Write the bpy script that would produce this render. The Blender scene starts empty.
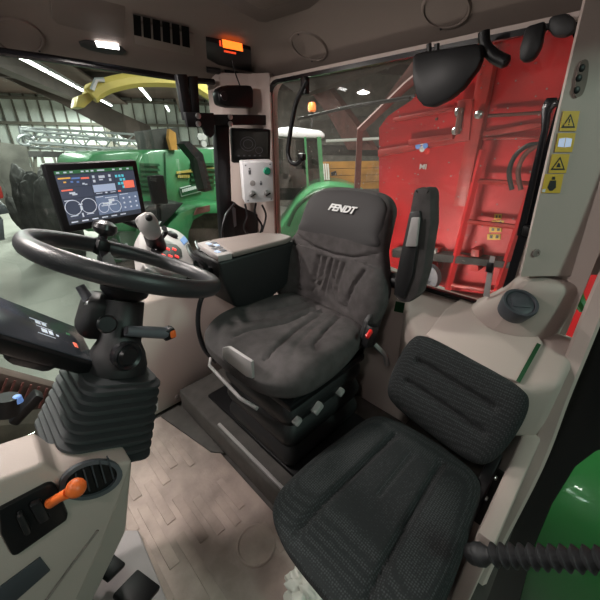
import bpy, bmesh, math, random
from mathutils import Vector, Matrix
random.seed(4)
C = bpy.context.scene.collection
V = Vector
# ------------------------------------------------------------------ camera
F_PX = 320.0; PITCH = math.radians(25.5); EYE = V((0, 0, 1.25))
cam_d = bpy.data.cameras.new('camera'); cam = bpy.data.objects.new('camera', cam_d); C.objects.link(cam)
cam.location = EYE; cam.rotation_euler = (math.radians(90)-PITCH, 0, math.radians(-45))
cam_d.sensor_width = 36; cam_d.lens = 36*F_PX/600; cam_d.clip_start = 0.02; cam_d.clip_end = 200
bpy.context.scene.camera = cam
# ------------------------------------------------------------------ light and exposure
vs = bpy.context.scene.view_settings
vs.view_transform = 'Standard'; vs.look = 'None'; vs.gamma = 1; vs.exposure = 0.0; vs.use_curve_mapping = False
world = bpy.data.worlds.new('world'); bpy.context.scene.world = world; world.use_nodes = True
world.node_tree.nodes['Background'].inputs[0].default_value = (0.70, 0.70, 0.68, 1)
world.node_tree.nodes['Background'].inputs[1].default_value = 0.09
def area(name, loc, target, sx, sy, watts, col):
    l = bpy.data.lights.new(name, 'AREA'); l.shape = 'RECTANGLE'; l.size = sx; l.size_y = sy; l.energy = watts; l.color = col
    o = bpy.data.objects.new(name, l); C.objects.link(o); o.location = loc
    o.rotation_euler = (V(target)-V(loc)).to_track_quat('-Z', 'Y').to_euler(); return o
D1 = V((.466, .885, 0)); D2 = V((.885, -.466, 0))          # the shed's own axes
def shed(s, r, z): return D1*s + D2*r + V((0, 0, z))
COOL = (0.97, 1.0, 0.94)
for s, r, w in ((6, -3.0, 170), (12, -4.6, 400), (5, 1.2, 240), (12, 1.2, 300), (4.2, 6.5, 260), (0, -2.4, 40), (17.5, -4.4, 1300)):
    a = area('shed_tube_light', shed(s, r, 2.95), shed(s, r, 0), .3, 2.4, w, COOL)
    a.rotation_euler = (0, 0, math.atan2(D1.y, D1.x)-math.pi/2)
area('shed_left_tube_light', (1.15, -3.3, 2.9), (.75, .1, .4), .25, 1.2, 52, (0.70, 1.0, 0.86))
area('trailer_fill_light', (1.55, 1.25, .15), (3.0, .95, .7), .6, .2, 25, (1, .88, .82))  # added lamp low behind the cab, only to brighten the trailer's lower half
area('cab_left_dome_light', (-.30, .04, 1.60), (.7, .3, .5), .12, .05, 2.0, (1, .93, .88))
area('cab_right_dome_light', (.50, 1.50, 1.585), (.45, 1.1, .2), .10, .04, 11, (1, .92, .86))
area('cab_front_fill_light', (-.22, 1.20, 1.60), (.35, .7, .2), .14, .06, 13, (1, .92, .87))  # added cab fill, no lamp known there; sited to keep its reflection hidden
# ------------------------------------------------------------------ projecting photograph points on planes of the place
FW = V((math.cos(PITCH)*.5**.5, math.cos(PITCH)*.5**.5, -math.sin(PITCH)))
UP = V((math.sin(PITCH)*.5**.5, math.sin(PITCH)*.5**.5, math.cos(PITCH))); RT = V((.5**.5, -.5**.5, 0))
def ray(px, py): return FW + RT*((px-300)/F_PX) + UP*((300-py)/F_PX)
def at(px, py, x=None, y=None, z=None, t=None, P=None, N=None):
    d = ray(px, py)
    if x is not None: t = x/d.x
    if y is not None: t = y/d.y
    if z is not None: t = (z-EYE.z)/d.z
    if P is not None: t = (V(P)-EYE).dot(V(N))/d.dot(V(N))
    return EYE + d*t
# ------------------------------------------------------------------ materials
def mat(name, col, rough=.6, metal=0, bump=0, bscale=40, var=0, vscale=6, col2=None, emit=0, spec=.5, detail=4, coat=0):
    m = bpy.data.materials.new(name); m.use_nodes = True; nt = m.node_tree; b = nt.nodes['Principled BSDF']
    b.inputs['Base Color'].default_value = (*col, 1); b.inputs['Roughness'].default_value = rough; b.inputs['Metallic'].default_value = metal
    b.inputs['Specular IOR Level'].default_value = spec; b.inputs['Coat Weight'].default_value = coat
    tc = nt.nodes.new('ShaderNodeTexCoord')
    if var or col2:
        n = nt.nodes.new('ShaderNodeTexNoise'); n.inputs['Scale'].default_value = vscale; n.inputs['Detail'].default_value = detail
        nt.links.new(tc.outputs['Object'], n.inputs['Vector'])
        r = nt.nodes.new('ShaderNodeValToRGB'); c2 = col2 or tuple(c*(1-var) for c in col)
        r.color_ramp.elements[0].position = .35; r.color_ramp.elements[1].position = .65
        r.color_ramp.elements[0].color = (*c2, 1); r.color_ramp.elements[1].color = (*col, 1)
        nt.links.new(n.outputs['Fac'], r.inputs['Fac']); nt.links.new(r.outputs['Color'], b.inputs['Base Color'])
    if bump:
        n2 = nt.nodes.new('ShaderNodeTexNoise'); n2.inputs['Scale'].default_value = bscale; n2.inputs['Detail'].default_value = 3
        nt.links.new(tc.outputs['Object'], n2.inputs['Vector'])
        bp = nt.nodes.new('ShaderNodeBump'); bp.inputs['Strength'].default_value = bump; bp.inputs['Distance'].default_value = .002
        nt.links.new(n2.outputs['Fac'], bp.inputs['Height']); nt.links.new(bp.outputs['Normal'], b.inputs['Normal'])
    if emit:
        b.inputs['Emission Color'].default_value = (*col, 1); b.inputs['Emission Strength'].default_value = emit
    return m
def weave(name, c1, c2, scale, bump=.5):
    m = mat(name, c1, .9, spec=.25); nt = m.node_tree; b = nt.nodes['Principled BSDF']; tc = nt.nodes.new('ShaderNodeTexCoord')
    v = nt.nodes.new('ShaderNodeTexVoronoi'); v.inputs['Scale'].default_value = scale; v.inputs['Randomness'].default_value = .25
    nt.links.new(tc.outputs['Object'], v.inputs['Vector'])
    r = nt.nodes.new('ShaderNodeValToRGB'); r.color_ramp.elements[0].position = .15; r.color_ramp.elements[1].position = .5
    r.color_ramp.elements[0].color = (*c2, 1); r.color_ramp.elements[1].color = (*c1, 1)
    nt.links.new(v.outputs['Distance'], r.inputs['Fac']); nt.links.new(r.outputs['Color'], b.inputs['Base Color'])
    bp = nt.nodes.new('ShaderNodeBump'); bp.inputs['Strength'].default_value = bump; bp.inputs['Distance'].default_value = .0015
    nt.links.new(v.outputs['Distance'], bp.inputs['Height']); nt.links.new(bp.outputs['Normal'], b.inputs['Normal'])
    return m
def glassmat(name, tint, gloss=.07, dirt_haze=0.0):
    m = bpy.data.materials.new(name); m.use_nodes = True; nt = m.node_tree; nt.nodes.clear()
    out = nt.nodes.new('ShaderNodeOutputMaterial'); tr = nt.nodes.new('ShaderNodeBsdfTransparent'); tr.inputs[0].default_value = (*tint, 1)
    gl = nt.nodes.new('ShaderNodeBsdfGlossy'); gl.inputs['Roughness'].default_value = .02; gl.inputs['Color'].default_value = (1, 1, 1, 1)
    mx = nt.nodes.new('ShaderNodeMixShader'); mx.inputs[0].default_value = gloss
    nt.links.new(tr.outputs[0], mx.inputs[1]); nt.links.new(gl.outputs[0], mx.inputs[2]); last = mx
    if dirt_haze:
        tc = nt.nodes.new('ShaderNodeTexCoord'); n = nt.nodes.new('ShaderNodeTexVoronoi'); n.inputs['Scale'].default_value = 28
        nt.links.new(tc.outputs['Object'], n.inputs['Vector'])
        r = nt.nodes.new('ShaderNodeValToRGB'); r.color_ramp.elements[0].position = .07; r.color_ramp.elements[1].position = .12
        r.color_ramp.elements[0].color = (dirt_haze, dirt_haze, dirt_haze, 1); r.color_ramp.elements[1].color = (.05, .05, .05, 1)  # specks are dirt; the even base level is haze painted into the glass
        nt.links.new(n.outputs['Distance'], r.inputs['Fac'])
        df = nt.nodes.new('ShaderNodeBsdfDiffuse'); df.inputs[0].default_value = (.55, .52, .48, 1)
        m2 = nt.nodes.new('ShaderNodeMixShader'); nt.links.new(r.outputs['Color'], m2.inputs[0])
        nt.links.new(mx.outputs[0], m2.inputs[1]); nt.links.new(df.outputs[0], m2.inputs[2]); last = m2
    nt.links.new(last.outputs[0], out.inputs[0]); return m
M = dict(
 hole=mat('vent_black', (.004, .004, .004), .95, spec=.05),
 beige=mat('beige_trim', (.47, .39, .355), .62, bump=.25, bscale=500),
 liner=mat('roof_liner', (.18, .143, .124), .75, bump=.3, bscale=500),
 liner2=mat('roof_liner_panel', (.135, .105, .092), .8, bump=.3, bscale=500),
 beige2=mat('beige_pad', (.215, .18, .165), .6, bump=.3, bscale=300),
 mat_=mat('floor_mat', (.46, .365, .325), .85, bump=.6, bscale=120, var=.35, vscale=9),
 matrib=mat('floor_mat_rib', (.43, .34, .30), .85, bump=.5, bscale=120, var=.25, vscale=12),
 dark=mat('dark_plastic', (.012, .012, .013), .5, bump=.2, bscale=400),
 black=mat('black_plastic', (.005, .005, .006), .45, spec=.35),
 satin=mat('satin_black', (.012, .012, .014), .3),
 rubber=mat('bellows_rubber', (.026, .028, .030), .55, bump=.15, bscale=200),
 wheel=mat('wheel_leather', (.030, .031, .034), .38, bump=.3, bscale=350),
 grey=mat('grey_plastic', (.10, .105, .12), .5),
 slate=mat('slate_plastic', (.05, .055, .065), .5),
 lgrey=mat('light_grey_plastic', (.33, .315, .31), .45),
 white=mat('white_box', (.62, .62, .64), .4),
 chrome=mat('steel', (.6, .6, .6), .3, 1),
 fabric=mat('seat_fabric', (.086, .078, .078), .95, bump=.8, bscale=600, var=.25, vscale=25, spec=.2),
 fabric2=weave('woven_seat_fabric', (.018, .020, .021), (.048, .053, .054), 175),
 leather=mat('seat_top_leather', (.038, .035, .036), .75, bump=.3, bscale=400),
 piping=mat('seat_piping', (.008, .008, .008), .7),
 logo=mat('silver_lettering', (.62, .62, .62), .5),
 orange=mat('orange_plastic', (.85, .16, .03), .4),
 red=mat('red_plastic', (.75, .02, .015), .35),
 greenb=mat('green_button', (.01, .20, .11), .3),
 yellow=mat('yellow_sticker', (.72, .46, .04), .5),
 ink=mat('black_ink', (.01, .01, .01), .5),
 whiteink=mat('white_ink', (.7, .7, .7), .5),
 trailer=mat('trailer_red_paint', (.62, .012, .016), .5, bump=.15, bscale=12, var=.35, vscale=2.2),
 trailer2=mat('trailer_red_paint_worn', (.50, .035, .03), .45, bump=.2, bscale=20, var=.4, vscale=5),
 rust=mat('brown_steel', (.16, .055, .045), .7, bump=.4, bscale=30, var=.3, vscale=6),
 green=mat('machine_green', (.055, .235, .095), .35, var=.3, vscale=1.6, coat=.4),
 greendk=mat('machine_dark_green', (.008, .06, .02), .5),
 fender=mat('fender_green', (.03, .26, .055), .3, var=.15, vscale=2, coat=.5),
 yellowp=mat('yellow_paint', (.55, .42, .11), .4, var=.25, vscale=3),
 conc=mat('shed_concrete', (.30, .295, .265), .8, bump=.4, bscale=8, var=.18, vscale=.8, detail=8),
 wallg=mat('grey_block_wall', (.15, .14, .125), .9, bump=.6, bscale=12, var=.4, vscale=3, detail=8),
 roof=mat('shed_roof_boards', (.13, .085, .068), .8, var=.3, vscale=1.2),
 beam=mat('shed_beam', (.085, .062, .052), .7, var=.3, vscale=2),
 sheet=mat('pale_cladding_sheet', (.70, .74, .70), .6, var=.12, vscale=2),
 stud=mat('wall_stud', (.13, .12, .10), .8),
 tin=mat('galvanised_tube', (.50, .52, .54), .4, .5),
 ply=mat('orange_board', (.42, .20, .035), .8, var=.4, vscale=3),
 junk=mat('dark_scrap', (.05, .047, .045), .8, var=.5, vscale=5, bump=.5, bscale=10),
 tube=mat('tube_glow', (1, 1, .95), emit=9), lampglow=mat('lamp_glow', (1, .97, .95), emit=14),
 radio=mat('radio_glow', (1, .16, .015), emit=2.2), radio2=mat('radio_glow_dim', (.9, .07, .02), emit=.9),
 screen=mat('screen_ground', (.045, .055, .075), .25, emit=.55),
 s_blue=mat('screen_blue', (.10, .19, .42), .3, emit=.8), s_pale=mat('screen_pale', (.30, .36, .48), .3, emit=.9),
 s_white=mat('screen_white', (.55, .60, .68), .3, emit=.6), s_green=mat('screen_green', (.03, .12, .05), .3, emit=.8),
 s_red=mat('screen_red', (.80, .16, .10), .3, emit=.9), s_teal=mat('screen_teal', (.10, .50, .60), .3, emit=.8),
 s_orange=mat('screen_orange', (.75, .42, .08), .3, emit=.8),
 s_tile=mat('screen_tile', (.05, .06, .09), .25, emit=.8), s_tile2=mat('screen_tile_light', (.11, .145, .22), .25, emit=1.0),
 dash=mat('dash_display_face', (.05, .052, .062), .18, emit=.12), camscr=mat('camera_screen', (.035, .035, .033), .15),
 redkey=mat('lit_red_key', (.95, .05, .045), .4, emit=.9), whitekey=mat('lit_white_key', (.9, .8, .8), .4, emit=.5),
 bluesign=mat('blue_sticker', (.05, .16, .42), .5),
 amber=mat('amber_lens', (.85, .22, .05), .3, emit=.35),
 bag=mat('crumpled_plastic', (.62, .62, .56), .35, bump=.6, bscale=60),
 step=mat('step_grey', (.075, .068, .062), .75, bump=.4, bscale=150, var=.3, vscale=15),
 plate=mat('foot_plate', (.32, .29, .29), .6, bump=.3, bscale=90),
 tyre=mat('muddy_rubber', (.10, .075, .06), .9, bump=.6, bscale=60, var=.4, vscale=8),
 glassR=glassmat('rear_glass', (.92, .92, .90), .03, .38), glassS=glassmat('side_glass', (.90, .95, .92), .045),
 glassC=glassmat('tractor_cab_glass', (.35, .42, .38), .15),
 doorseal=mat('door_seal', (.006, .006, .008), .25), liveglass=mat('glossy_dark', (.01, .01, .012), .08),
)
# ------------------------------------------------------------------ mesh helpers
class MB:
    def __init__(s): s.v = []; s.f = []; s.sm = []
    def add(s, vs, fs, smooth=False):
        n = len(s.v); s.v += [V(p) for p in vs]; s.f += [tuple(i+n for i in f) for f in fs]; s.sm += [smooth]*len(fs); return s
    def box(s, c, size, R=None, bevel=0, seg=2):
        bm = bmesh.new(); bmesh.ops.create_cube(bm, size=1)
        for v in bm.verts: v.co = V((v.co.x*size[0], v.co.y*size[1], v.co.z*size[2]))
        if bevel: bmesh.ops.bevel(bm, geom=bm.edges[:], offset=min(bevel, min(size)*.49), segments=seg, affect='EDGES', profile=.5)
        s.bm(bm, c, R, bool(bevel)); return s
    def bm(s, bm, c, R=None, smooth=True):
        bm.verts.ensure_lookup_table(); R = R or Matrix.Identity(3)
        s.add([R @ v.co + V(c) for v in bm.verts], [[v.index for v in f.verts] for f in bm.faces], smooth); bm.free()
    def prism(s, pts, vec, bevel=0, seg=2):
        """closed polygon pts pushed along vec"""
        bm = bmesh.new(); vec = V(vec); a = [bm.verts.new(p) for p in pts]; b = [bm.verts.new(V(p)+vec) for p in pts]; n = len(pts)
        bm.faces.new(a); bm.faces.new(b[::-1])
        for i in range(n): bm.faces.new((a[i], b[i], b[(i+1) % n], a[(i+1) % n]))
        bmesh.ops.recalc_face_normals(bm, faces=bm.faces[:])
        if bevel: bmesh.ops.bevel(bm, geom=bm.edges[:], offset=bevel, segments=seg, affect='EDGES', profile=.5)
        bm.verts.index_update(); s.bm(bm, (0, 0, 0), None, bool(bevel)); return s
    def tube(s, pts, r, n=10, closed=False, sq=None):
        pts = [V(p) for p in pts]; m = len(pts); rs = r if isinstance(r, (list, tuple)) else [r]*m; vs = []; up = None
        for i, p in enumerate(pts):
            a = pts[i-1] if (i > 0 or closed) else p; b = pts[(i+1) % m] if (i < m-1 or closed) else p
            d = (b-a).normalized()
            if up is None: up = d.orthogonal().normalized()
            up = (up-d*up.dot(d)).normalized(); q = d.cross(up)
            for k in range(n):
                an = 2*math.pi*(k+.5)/n; vs.append(p+(up*math.cos(an)+q*math.sin(an))*rs[i])
        fs = []
        for i in range(m if closed else m-1):
            for k in range(n):
                j = (i+1) % m; fs.append((i*n+k, i*n+(k+1) % n, j*n+(k+1) % n, j*n+k))
        if not closed: fs.append(tuple(range(n))[::-1]); fs.append(tuple((m-1)*n+k for k in range(n)))
        s.add(vs, fs, n > 5); return s
    def lathe(s, o, axis, prof, n=28):
        """prof: list of (radius, height along axis)"""
        axis = V(axis).normalized(); u = axis.orthogonal().normalized(); w = axis.cross(u); o = V(o); vs = []
        for r, h in prof:
            for k in range(n):
                an = 2*math.pi*k/n; vs.append(o+axis*h+(u*math.cos(an)+w*math.sin(an))*r)
        fs = []
        for i in range(len(prof)-1):
            for k in range(n): fs.append((i*n+k, i*n+(k+1) % n, (i+1)*n+(k+1) % n, (i+1)*n+k))
        fs.append(tuple(range(n))[::-1]); fs.append(tuple((len(prof)-1)*n+k for k in range(n)))
        s.add(vs, fs, True); return s
    def ball(s, c, r, n=16, sc=(1, 1, 1), R=None):
        bm = bmesh.new(); bmesh.ops.create_uvsphere(bm, u_segments=n, v_segments=max(6, n//2), radius=r)
        for v in bm.verts: v.co = V((v.co.x*sc[0], v.co.y*sc[1], v.co.z*sc[2]))
        s.bm(bm, c, R, True); return s
OFF = {}
def obj(name, mb, m, parent=None, label=None, **kw):
    off = OFF.get(parent.name, V((0, 0, 0))) if parent else V((0, 0, 0))
    me = bpy.data.meshes.new(name); me.from_pydata([v-off for v in mb.v], [], mb.f)
    bm = bmesh.new(); bm.from_mesh(me); bmesh.ops.recalc_face_normals(bm, faces=bm.faces[:]); bm.to_mesh(me); bm.free()
    me.polygons.foreach_set('use_smooth', mb.sm); me.update()
    if any(mb.sm): me.set_sharp_from_angle(angle=math.radians(38))
    me.materials.append(M[m] if isinstance(m, str) else m)
    o = bpy.data.objects.new(name, me); C.objects.link(o)
    if parent: o.parent = parent
    OFF[o.name] = off
    if label: o['label'] = label
    for k, v in kw.items(): o[k] = v
    return o
def struct(name, mb, m, parent=None, **kw):
    o = obj(name, mb, m, parent, **kw)
    if not parent: o['kind'] = 'structure'
    return o
def thing(name, label, cat, loc, group=None):
    o = bpy.data.objects.new(name, None); C.objects.link(o); o.location = loc; o.empty_display_size = .05
    o['label'] = label; o['category'] = cat
    if group: o['group'] = group
    OFF[o.name] = V(loc); return o
def tag(o, label, cat, group=None, kind=None):
    o['label'] = label; o['category'] = cat
    if group: o['group'] = group
    if kind: o['kind'] = kind
    return o
def copy_tree(o, parent=None):
    c = o.copy(); C.objects.link(c); c.parent = parent
    for ch in list(o.children): copy_tree(ch, c)
    return c
def fr(X, Y, Z): return Matrix((V(X).normalized(), V(Y).normalized(), V(Z).normalized())).transposed()
def axes(N, up=(0, 0, 1)):
    """X right, Y up, Z toward the viewer for a panel facing N"""
    N = V(N).normalized(); X = V(up).cross(N).normalized(); return fr(X, N.cross(X), N)
def smooth_loop(pts, k=6):
    n = len(pts); out = []
    for i in range(n):
        p0, p1, p2, p3 = (V(pts[(i+j) % n]) for j in (-1, 0, 1, 2))
        for q in range(k):
            t = q/k; out.append(.5*((2*p1)+(p2-p0)*t+(2*p0-5*p1+4*p2-p3)*t*t+(3*p1-p0-3*p2+p3)*t**3))
    return out
def curve_pts(pts, k=6):
    n = len(pts); out = []
    for i in range(n-1):
        p0, p1, p2, p3 = V(pts[max(i-1, 0)]), V(pts[i]), V(pts[i+1]), V(pts[min(i+2, n-1)])
        for q in range(k):
            t = q/k; out.append(.5*((2*p1)+(p2-p0)*t+(2*p0-5*p1+4*p2-p3)*t*t+(3*p1-p0-3*p2+p3)*t**3))
    out.append(V(pts[-1])); return out
def seg_d(a, b, pts):
    best = 9
    for (x0, y0), (x1, y1) in zip(pts, pts[1:]):
        dx, dy = x1-x0, y1-y0; t = max(0, min(1, ((a-x0)*dx+(b-y0)*dy)/(dx*dx+dy*dy+1e-12)))
        best = min(best, math.hypot(a-x0-dx*t, b-y0-dy*t))
    return best
def puff(outline, top, bot, o, R, k=3.2, shape=None, groove=None, ns=7, nr=30, warp=None):
    """padded cushion: smooth outline (a,b) around the origin, height along c"""
    L = smooth_loop([V((a, b, 0)) for a, b in outline], ns); n = len(L)
    rs = [.84*i/nr for i in range(1, nr+1)]+[1-.16*(1-j/12)**2 for j in range(1, 13)]
    mb = MB(); vs = []; fs = []
    def P(a, b, c):
        q = V((a, b, c)); q = warp(q) if warp else q
        return V(o)+R @ q
    for side, h in ((1, top), (-1, bot)):
        base = len(vs)
        def zz(a, b, r):
            z = side*h*(max(0, 1-r**k))**(1/k)
            if shape and side > 0: z += shape(a, b)*(1-r**8)
            if groove and side > 0: z += groove(a, b)*(1-r**10)
            return z
        vs.append(P(0, 0, zz(0, 0, 0)))
        for r in rs:
            for p in L: vs.append(P(p.x*r, p.y*r, zz(p.x*r, p.y*r, r)))
        for i in range(n): fs.append((base, base+1+i, base+1+(i+1) % n))
        for j in range(len(rs)-1):
            for i in range(n):
                a0 = base+1+j*n; fs.append((a0+i, a0+n+i, a0+n+(i+1) % n, a0+(i+1) % n))
    mb.add(vs, fs, True); return mb
def text_mb(txt, size, o, R, thick=.0008, shear=.25, bold=.0, warp=None, sx=1.15):
    cu = bpy.data.curves.new('t', 'FONT'); cu.body = txt; cu.size = size; cu.extrude = thick; cu.shear = shear; cu.offset = bold
    cu.align_x = 'CENTER'; cu.align_y = 'CENTER'; t = bpy.data.objects.new('t', cu); C.objects.link(t)
    me = bpy.data.meshes.new_from_object(t.evaluated_get(bpy.context.evaluated_depsgraph_get()))
    mb = MB(); vs = []
    for v in me.vertices:
        q = V((v.co.x*sx, v.co.y, v.co.z)); q = warp(q) if warp else q; vs.append(V(o)+R @ q)
    mb.add(vs, [tuple(p.vertices) for p in me.polygons])
    bpy.data.objects.remove(t); bpy.data.meshes.remove(me); return mb

# ================================================================== THE CAB'S SHELL
def liner_z(x, y):
    dx = min(x+.55, 1.34-x); dy = min(y+.12, 1.72-y); d = max(0, min(dx, dy, (dx*dy/(dx+dy+1e-9))*1.5 if dx > 0 and dy > 0 else 0))
    t = min(1, d/.42); return 1.555+.15*(t*(2-t))
mb = MB(); nx, ny = 48, 46; vs = []
for i in range(nx+1):
    for j in range(ny+1):
        x = -.55+1.89*i/nx; y = -.12+1.84*j/ny; vs.append(V((x, y, liner_z(x, y))))
nb = len(vs); vs += [v+V((0, 0, .09+.15-(v.z-1.555))) for v in vs]
fs = []
for i in range(nx):
    for j in range(ny):
        a = i*(ny+1)+j; q = (a, a+1, a+ny+2, a+ny+1); fs.append(q[::-1]); fs.append(tuple(k+nb for k in q))
ring = [j for j in range(ny+1)]+[i*(ny+1)+ny for i in range(1, nx+1)]+[nx*(ny+1)+j for j in range(ny-1, -1, -1)]+[i*(ny+1) for i in range(nx-1, 0, -1)]
for a, b in zip(ring, ring[1:]+ring[:1]): fs.append((a, b, b+nb, a+nb))
mb.add(vs, fs, True); struct('ceiling', mb, 'liner')
def on_liner(px, py):
    d = ray(px, py); t = .4
    while t < 3:
        p = EYE+d*t
        if -.5 < p.x < 1.33 and p.y < 1.71 and p.z >= liner_z(p.x, p.y): break
        t += .002
    e = .02; gx = (liner_z(p.x+e, p.y)-liner_z(p.x-e, p.y))/(2*e); gy = (liner_z(p.x, p.y+e)-liner_z(p.x, p.y-e))/(2*e)
    return p, V((gx, gy, -1)).normalized()
# floor slab
struct('floor', MB().box((.4, .80, -.04), (1.9, 1.72, .05)), 'step')
# rear wall with its window opening
W0, W1, Z0, Z1 = .21, 1.50, .70, 1.553
def rect_loop(y0, y1, z0, z1, r, x, k=6):
    out = []
    for cy, cz, a0 in ((y1-r, z1-r, 0), (y0+r, z1-r, 90), (y0+r, z0+r, 180), (y1-r, z0+r, 270)):
        for i in range(k+1):
            a = math.radians(a0+90*i/k); out.append(V((x, cy+r*math.cos(a), cz+r*math.sin(a))))
    return out
def ring_wall(inner, outer, vec):
    mb = MB(); n = len(inner); vec = V(vec); vs = inner+outer+[p+vec for p in inner]+[p+vec for p in outer]; fs = []
    for i in range(n):
        j = (i+1) % n
        fs += [(i, j, n+j, n+i), (2*n+i, 3*n+i, 3*n+j, 2*n+j), (i, 2*n+i, 2*n+j, j), (n+i, n+j, 3*n+j, 3*n+i)]
    mb.add(vs, fs, True); return mb
rw_in = rect_loop(W0, W1, Z0, Z1, .07, 1.27)
struct('wall_rear', ring_wall(rw_in, rect_loop(.02, 1.74, .52, 1.57, .01, 1.27), (.06, 0, 0)), 'beige')
struct('trim_1', ring_wall(rect_loop(W0+.022, W1-.015, Z0+.015, Z1-.014, .055, 1.262), rect_loop(W0-.004, W1+.004, Z0-.004, Z1+.002, .074, 1.262), (.02, 0, 0)), 'doorseal')
struct('window_1', MB().prism(rect_loop(W0, W1, Z0, Z1, .07, 1.30), (.005, 0, 0)), 'glassR')
struct('wall_back', MB().box((1.30, .80, .26), (.05, 1.62, .54)), 'beige')
# right-rear pillar, turned between the side wall and the rear wall
pts = [V((1.05, 1.73, 0)), V((1.085, 1.66, 0)), V((1.20, 1.575, 0)), V((1.262, 1.478, 0)), V((1.31, 1.50, 0)), V((1.33, 1.73, 0))]
mb = MB().prism([p+V((0, 0, .45)) for p in pts], (0, 0, 1.14), bevel=.006)
struct('trim_2', mb, 'beige')
mb = MB().prism([V((1.085, 1.66, .925)), V((1.20, 1.575, .925)), V((1.20, 1.571, .921)), V((1.085, 1.656, .921))], (0, -.002, .0)); 
# right wall: low side console in beige, sill, and the big side pane over it
mb = MB().prism([V((x, 1.40, z)) for x, z in ((.335, 0), (.33, .30), (.345, .56), (.40, .62), (1.27, .62), (1.27, 0))], (0, .33, 0), bevel=.012)
struct('wall_right', mb, 'beige')
struct('window_2', MB().prism([V((-.6, 1.735, -.02)), V((-.6, 1.735, 1.56)), V((1.10, 1.735, 1.56)), V((1.10, 1.735, .60)), V((.33, 1.735, .5)), V((.33, 1.735, -.02))], (0, .005, 0)), 'glassS')
struct('trim_3', MB().prism([V((.55, 1.56, .62)), V((.55, 1.735, .62)), V((1.08, 1.735, .62)), V((1.08, 1.60, .62))], (0, 0, .055), bevel=.012), 'beige')
# dark header rod over the side pane
struct('trim_4', MB().tube([at(-40, 46, y=1.66), at(60, 60, y=1.66), at(190, 80, y=1.66), (1.05, 1.66, 1.545)], .013, 8), 'doorseal')
# left-rear pillar (wide face turned toward the door) built from the window edge outwards
def pil(z):
    k = max(0, min(1, (1.12-z)/.35)); k = k*k*(3-2*k); sp = .0
    ly = .225-.04*(1.5-z)/.62
    return [V((1.262, ly-.001, z)), V((1.19, ly, z)), V((1.15, ly-.012, z)), V((1.27, .10-.06*(1.5-z), z)), V((1.345, .04-.06*(1.5-z), z)), V((1.345, .20, z))]
mb = MB(); zs = [.885+(1.60-.885)*i/10 for i in range(11)]; vs = []
for z in zs: vs += pil(z)
fs = [tuple(range(6))[::-1], tuple(60+i for i in range(6))]
for j in range(10):
    for i in range(6): a = j*6; fs.append((a+i, a+(i+1) % 6, a+6+(i+1) % 6, a+6+i))
mb.add(vs, fs); struct('trim_5', mb, 'beige')
# pillar foot: flares into the ledge
mb = MB(); vs = []; zs = [.64, .68, .72, .77, .82, .878]
sh = [(.20, .012), (.16, .010), (.11, .008), (.06, .005), (.02, .002), (0, 0)]
for z, (e, g) in zip(zs, sh):
    vs += [V((1.262, .19+e, z)), V((1.19+e*.2, .188+e*.8, z)), V((1.15-g, .176+e*.2, z)), V((1.20-g*1.3, .06-g*.15, z)), V((1.345, -.01, z)), V((1.345, .20+e, z))]
fs = [tuple(range(6))[::-1], tuple(30+i for i in range(6))]
for j in range(5):
    for i in range(6): a = j*6; fs.append((a+i, a+(i+1) % 6, a+6+(i+1) % 6, a+6+i))
mb.add(vs, fs, True)
ft = struct('trim_6', mb, 'beige'); sd_ = ft.modifiers.new('round', 'SUBSURF'); sd_.levels = 2; sd_.render_levels = 2
# ledge box behind the passenger seat
mb = MB().prism([V((1.10, .50, .40)), V((1.27, .60, .40)), V((1.27, -.03, .40)), V((1.06, -.02, .40)), V((.985, .06, .40)), V((1.02, .42, .40))], (0, 0, .205), bevel=.025, seg=4)
for v in mb.v:
    if v.z > .5: v.z += .34*max(0, v.x-1.0)
struct('wall_ledge', mb, 'beige')
struct('wall_left', MB().prism([V((.62, .02, 0)), V((.62, -.02, 0)), V((1.27, -.03, 0)), V((1.27, .02, 0))], (0, 0, .42), bevel=.01), 'beige')
# wheel-arch hump between operator seat and ledge
struct('wall_arch', MB().prism([V((1.27, .45, 0)), V((1.27, .45, .70)), V((1.17, .45, .62)), V((1.12, .45, .30)), V((1.10, .45, 0))], (0, .98, 0), bevel=.03, seg=3), 'beige')
# rear door jamb, a beige bar curving forward at the sill
jp = curve_pts([(1.30, -.02, 1.56), (1.285, -.02, 1.15), (1.25, -.02, .85), (1.20, -.023, .68), (1.14, -.026, .54), (1.04, -.034, .33), (.87, -.02, .017), (.68, -.02, -.08), (.45, -.02, -.09)], 5)
mb = MB(); vs = []; n = len(jp)
for i, p in enumerate(jp):
    d = (jp[min(i+1, n-1)]-jp[max(i-1, 0)]).normalized(); nrm = V((0, 1, 0)); q = d.cross(nrm).normalized()
    for a, b in ((-.028, -.018), (-.020, -.026), (.020, -.026), (.028, -.018), (.028, .016), (.020, .024), (-.020, .024), (-.028, .016)): vs.append(p+q*a+nrm*b)
fs = [tuple(range(8))[::-1], tuple((n-1)*8+k for k in range(8))]
for j in range(n-1):
    for i in range(8): a = j*8; fs.append((a+i, a+(i+1) % 8, a+8+(i+1) % 8, a+8+i))
mb.add(vs, fs, True); struct('trim_7', mb, 'beige')
# green seal frame of the quarter window and its pane
gp = curve_pts([at(x, y, x=1.37) for x, y in ((640, 20), (612, 130), (598, 190), (585, 245), (578, 278), (578, 297), (585, 310))], 5)
struct('trim_8', MB().tube(gp, .017, 8), 'fender')

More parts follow.
